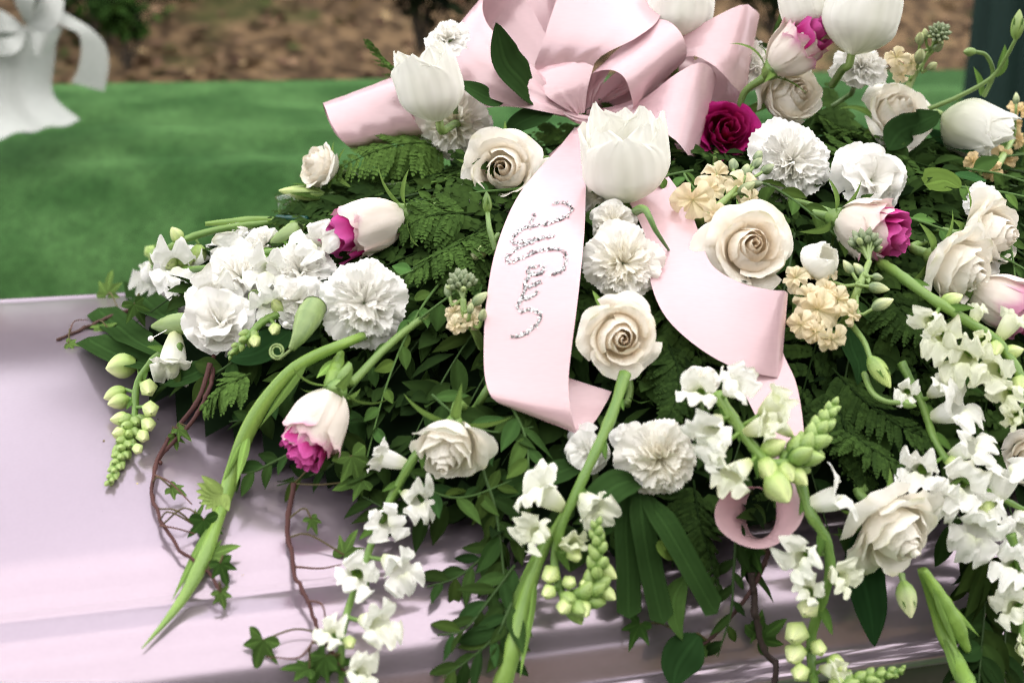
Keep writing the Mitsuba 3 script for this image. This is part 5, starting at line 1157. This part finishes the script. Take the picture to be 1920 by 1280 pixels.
def cone(label, path, widths, seed=0, curl=None, c=V(.20, .33, .13)):
    t = thing('green_calyx', label, 'calyx')
    n = 26; p = SP(path, n); d = np.mean([surf_d(q[0], q[1]) for q in path])
    w = np.interp(np.linspace(0, 1, n), np.linspace(0, 1, len(widths)), widths) / FPX * d / 2
    g = G(); tube(g, p, w * (1 + .05 * (np.arange(n) % 5 == 0)), c * (0.85 + .3 * fbm3(p, 120, seed))[:, None], 14); put(t, 'cone', g, 'stalk')
    if curl:
        u, v, rad = curl; k = np.linspace(0, 1, 40); a = 1.2 + k * 11.5
        pts = np.array([S(u + rad * (1 - .55 * q) * math.cos(b), v + rad * (1 - .55 * q) * math.sin(b), .035 + .004 * q) for q, b in zip(k, a)])
        g = G(); tube(g, np.vstack([p[-1:], pts]), np.linspace(.0011, .0006, 41), c * 1.1, 6); put(t, 'tendril', g, 'stalk')
cone('green wrapped cone with a curled tail at its tip under the white ruffled bloom', [(590, 575, .05), (576, 600, .055), (562, 630, .055), (546, 655, .05)], [44, 48, 34, 12], 1, (520, 658, 15))
cone('green wrapped cone with a curled tail beside the drooping white carnation', [(530, 545, .05), (512, 556, .055), (496, 566, .055)], [10, 14, 10], 2, (480, 556, 14))
cone('green cone shaped calyx pointing left beside the dark strap leaves', [(358, 606, .04), (335, 608, .042), (312, 610, .042), (286, 612, .038)], [40, 40, 26, 8], 3)
cone('dark tipped green calyx at the back of the left white cluster', [(560, 425, .03), (545, 440, .035), (525, 450, .035), (512, 456, .03)], [20, 36, 36, 16], 4)
for i, (u, v, du, dv, lb) in enumerate([(283, 635, 40, -22, 'pearl headed pin beside the greenish snapdragon bloom at left'), (478, 557, 14, -10, 'pearl headed pin inside the curled green tail'), (536, 608, 30, 4, 'pearl headed pin beside the green wrapped cone'), (462, 438, 16, -10, 'pearl headed pin at the back of the left white cluster')]):
    t = thing('pearl_pin', lb, 'pin')
    c = S(u, v, .055); sp = __import__('trimesh').creation.icosphere(3, .0021)
    g = G(); g.add(sp.vertices + c, sp.faces, V(.8, .8, .8)); put(t, 'head', g, 'pearl')
    g = G(); tube(g, np.array([c, S(u + du, v + dv, .045)]), .00035, V(.6, .6, .6), 6); put(t, 'shaft', g, 'silver')
tb = thing('flower_tube', 'clear plastic flower tube with a dark cap behind the sideways pink edged rose', 'tube')
p = np.array([S(535, 365, .03), S(542, 392, .032), S(548, 408, .034)])
g = G(); tube(g, p, .0095, V(.6, .6, .6), 16); put(tb, 'tube', g, 'clear_plastic')
g = G(); tube(g, np.array([S(520, 408, .036), S(575, 410, .036)]), .0022, V(.03, .05, .04), 10); put(tb, 'cap', g, 'stalk')

# ------------------------------------------------------------------ the place behind: white bow stand, leaf litter, shrubs, trees, draped post
YB = 2.62
def bk(u, v, y):
    d = ray(u, v); return EYE + d * (y / d[1])
wb = thing('white_bow', 'blurred white satin bow with trailing tails standing on the green carpet', 'bow')
def wstrip(name, A, Bq, n=30, m=7, bowing=0.0):
    strip(wb, name, [bk(*q) for q in A], [bk(*q) for q in Bq], n, m, bowing, 'white_satin')
A_ = spline([bk(*q) for q in [(108, 50, YB + .01), (103, 110, YB), (97, 165, YB - .01), (112, 195, YB - .03), (150, 228, YB - .07)]], 40)
B_ = spline([bk(*q) for q in [(-40, 50, YB - .06), (-45, 120, YB - .08), (-45, 190, YB - .1), (-40, 235, YB - .13), (-20, 262, YB - .18)]], 40)
k_ = np.linspace(0, 1, 49)[None, :, None]; P_ = A_[:, None] * (1 - k_) + B_[:, None] * k_
s_ = np.linspace(0, 1, 40)[:, None]
P_[..., 1] += .010 * np.sin(k_[..., 0] * 11 + 1.5 * s_) * (.4 + .8 * s_); P_[..., 2] += .003 * np.sin(k_[..., 0] * 17 + 2) * s_ ** 3
g = G(); g.grid(P_, V(.8, .8, .8)); put(wb, 'drape', g, 'white_satin')
wstrip('tail', [(115, 20, YB), (140, 35, YB - .01), (172, 55, YB - .02), (198, 85, YB - .02), (204, 125, YB - .02), (195, 172, YB - .02)], [(100, 40, YB - .02), (120, 50, YB - .03), (148, 65, YB - .03), (152, 95, YB - .03), (146, 130, YB - .03), (133, 155, YB - .03)])
wl = lambda A, Bq: wstrip('loop', [(u, v, YB + o) for u, v, o in A], [(u, v, YB + o) for u, v, o in Bq], 30, 9)
wl([(48, 45, 0), (70, 20, -.03), (84, -10, -.03), (92, -40, 0), (80, -20, .03), (60, 30, .02)], [(52, 60, 0), (90, 62, -.04), (112, 40, -.05), (120, 0, -.01), (105, 10, .03), (62, 50, .02)])
wl([(48, 45, 0), (30, 10, -.03), (22, -20, -.04), (20, -50, 0), (35, -20, .03), (48, 30, .02)], [(54, 50, 0), (62, 20, -.05), (66, -5, -.06), (66, -40, -.01), (60, -10, .03), (52, 40, .02)])
wl([(45, 50, -.01), (20, 30, -.05), (-10, 15, -.06), (-50, 10, 0), (-10, 25, .03), (40, 45, .02)], [(48, 60, -.01), (30, 62, -.06), (5, 60, -.07), (-50, 62, -.02), (-10, 55, .02), (42, 55, .02)])
wl([(50, 55, -.02), (20, 70, -.07), (0, 72, -.08), (-30, 62, -.04), (0, 60, 0), (45, 58, .01)], [(52, 62, -.02), (38, 92, -.08), (15, 104, -.09), (-30, 100, -.05), (0, 85, 0), (46, 64, .01)])
wl([(52, 55, -.02), (70, 60, -.07), (95, 62, -.08), (118, 52, -.03), (95, 50, .01), (56, 55, .01)], [(54, 64, -.02), (62, 95, -.07), (76, 108, -.08), (100, 92, -.04), (85, 75, .01), (56, 62, .01)])
g = G(); tube(g, np.array([bk(50, 60, YB + .02), bk(52, 200, YB + .0), bk(52, 250, YB)]), .008, V(.05, .07, .04), 8); put(wb, 'stem', g, 'stalk')

R5 = np.random.default_rng(5)
# fallen leaves over the bank: nobody could count them
g = G()
n_ = 9000
y_ = 3.6 + 8.5 * R5.random(n_) ** 1.3; y_[::9] = R5.uniform(3.5, 4.4, len(y_[::9])); x_ = R5.uniform(0, 1, n_) * (3.5 + 1.2 * y_) - 1.6 - .2 * y_
p_ = np.stack([x_, y_, bank_z(x_, y_) + R5.uniform(.005, .03, n_)], -1); a_ = R5.uniform(0, 6.28, n_)
pal_ = np.array([(.20, .115, .055), (.28, .18, .10), (.12, .07, .04), (.33, .25, .16), (.07, .085, .03), (.16, .12, .10)])
leaves(g, p_, np.stack([np.cos(a_), np.sin(a_), R5.uniform(-.2, .5, n_)], -1), V(0, 0, 1) + R5.normal(0, .5, (n_, 3)), R5.uniform(.05, .13, n_), R5.uniform(.018, .04, n_), pal_[R5.integers(0, 6, n_)] * R5.uniform(.6, 1.2, (n_, 1)), 4, 3)
put('leaf_litter', None, g, 'leaf'); labels['leaf_litter'] = {'label': 'brown fallen leaves covering the bank behind the green carpet', 'category': 'fallen leaves', 'kind': 'stuff'}

def shrub(label, u, v, y, rad, n, c, seed, up=1.0):
    r = np.random.default_rng(seed); t = thing('shrub', label, 'shrub'); b = bk(u, v, y)
    g = G(); tips = []
    for k in range(9):
        d = nrm(V(r.normal(0, .6), r.normal(0, .5), 1.0)); e = b + d * rad * V(1, 1, up) * r.uniform(.6, 1.2); tips.append(e)
        tube(g, spline([b - V(0, 0, .15), (b + e) / 2 + r.normal(0, .03, 3), e], 7), np.linspace(.008, .003, 7), V(.05, .04, .03), 5)
    put(t, 'stem', g, 'bark'); g = G()
    e = np.array(tips)[r.integers(0, len(tips), n)]; p = b + (e - b) * r.uniform(.3, 1.1, (n, 1)) + r.normal(0, rad * .22, (n, 3))
    leaves(g, p, r.normal(0, 1, (n, 3)) + V(0, 0, .2), r.normal(0, .6, (n, 3)) + V(0, -.3, 1), r.uniform(.05, .10, n), r.uniform(.012, .025, n), c * r.uniform(.5, 1.5, (n, 1)), 4, 3)
    put(t, 'leaves', g, 'leaf')
shrub('dark low shrub behind the white bow on the bank', 175, 30, 6.0, .34, 700, V(.02, .035, .014), 1)
shrub('dark green shrub at the top left of the bank', 330, 0, 6.6, .34, 500, V(.03, .055, .018), 2)
shrub('low dark green plant on the bank right of the white bow tail', 235, 60, 5.4, .13, 200, V(.03, .07, .02), 3)
shrub('nearly black shrub behind the bow at the top', 785, 20, 4.6, .26, 800, V(.012, .018, .012), 4, 1.2)
shrub('dark shrub behind the ferns at the top right of the bow', 1450, 0, 5.0, .28, 500, V(.015, .025, .014), 5)

# draped post at the right edge
dp = thing('draped_post', 'dark green draped tent post out of focus at the top right corner', 'post')
Yp = 2.6
cx_, cz_ = bk(1905, 150, Yp)[0], 0
g = G(); h_ = np.linspace(-.05, 1.9, 26); th = np.linspace(0, 2 * np.pi, 60, endpoint=False)
HH, TH = np.meshgrid(h_, th, indexing='ij'); rr = (.105 + .012 * np.sin(TH * 7 + 1.2 * np.sin(HH * 2)) + .006 * np.sin(TH * 13 + HH)) * (1 + .10 * np.cos(HH * 2))
g.grid(np.stack([cx_ + rr * np.cos(TH), Yp + rr * np.sin(TH), HH], -1), V(.006, .022, .020), wrap=True); put(dp, 'drape', g, 'bark')
g = G(); tube(g, np.array([[cx_, Yp, 0], [cx_, Yp, 2.3]]), .03, V(.02, .02, .02), 12); put(dp, 'pole', g, 'stalk')

# trees at the head of the bank (seen mostly as reflections in the lid, one trunk in view)
def tree(label, x, y, h, cr, seed, c=V(.028, .050, .018), group=None, trunk_r=.09, n=2600, crown_from=.30, lf=1.0):
    r = np.random.default_rng(seed); t = thing('tree', label, 'tree', group); z0 = float(bank_z(np.array(float(x)), np.array(float(y)))) - .1
    g = G(); p = spline([V(x, y, z0), V(x + r.normal(0, .08), y, z0 + h * .4), V(x + r.normal(0, .2), y + r.normal(0, .1), z0 + h * .95)], 20)
    tube(g, p, np.linspace(trunk_r, .015, 20), V(.055, .045, .035), 10)
    limbs = []
    for k in range(16):
        i = r.integers(5, 19); a = r.uniform(0, 6.28); e = p[i] + V(math.cos(a), math.sin(a), r.uniform(.1, .7)) * cr * r.uniform(.5, 1.0) * (1.15 - i / 22); limbs.append((p[i], e))
        tube(g, spline([p[i], (p[i] + e) / 2 + V(0, 0, .1), e], 6), np.linspace(trunk_r * .35, .01, 6), V(.05, .04, .03), 6)
    put(t, 'trunk', g, 'bark'); g = G()
    cl = []
    for a, e in limbs:
        cl += [a + (e - a) * f for f in (.55, .8, 1.0)]
    cl = np.array(cl)
    q = cl[r.integers(0, len(cl), n)] + r.normal(0, cr * .20, (n, 3)); q = q[q[:, 2] > z0 + h * crown_from * .8]; n = len(q)
    leaves(g, q, r.normal(0, 1, (n, 3)), r.normal(0, .7, (n, 3)) + V(0, 0, 1), r.uniform(.14, .26, n) * lf, r.uniform(.05, .10, n) * lf, c * r.uniform(.5, 1.6, (n, 1)), 4, 3)
    put(t, 'crown', g, 'leaf')
tree('slim dark tree whose trunk shows on the bank at upper left', bk(478, 60, 7.0)[0], 7.0, 4.6, 1.5, 50, trunk_r=.045)
for k in range(15):
    tree('dark tree standing at the head of the bank above the picture', -9.5 + k * 2.3 + R5.uniform(-.6, .6), 17.5 + R5.uniform(-1.5, 2.0), R5.uniform(4.6, 6.2), R5.uniform(2.0, 2.8), 60 + k, group='trees at the head of the bank', crown_from=.05, lf=1.9)
for k in range(9):  # out of view, added so the lower lid mirrors something dark
    tree('unseen dark tree added behind the viewer to darken the reflections low on the lid', -13 + k * 3.2 + R5.uniform(-.6, .6), -10.5 + R5.uniform(-1.5, 1.0), R5.uniform(5.5, 6.5), R5.uniform(2.2, 2.8), 90 + k, group='unseen trees added behind the viewer', crown_from=.03, lf=3.4)
g = G()
for k in range(90):
    x, y = R5.uniform(-.35, .55), R5.uniform(.67, 1.2)
    if (((x - MC[0]) / MA[0]) ** 2 + ((y - MC[1]) / MA[1]) ** 2) < .9: continue
    p = V(x, y, float(lid_z(y)) + .0006); n = R5.uniform(.0004, .0012)
    leaf(g, p, R5.normal(0, 1, 3) * V(1, 1, .2), V(0, -.2, 1), n * 2.5, n, [V(.25, .2, .1), V(.5, .45, .3), V(.06, .06, .03)][k % 3], 4, 3)
put('plant_crumbs', None, g, 'leaf'); labels['plant_crumbs'] = {'label': 'tiny specks of pollen and plant crumbs scattered on the lilac lid', 'category': 'crumbs', 'kind': 'stuff'}
finish()
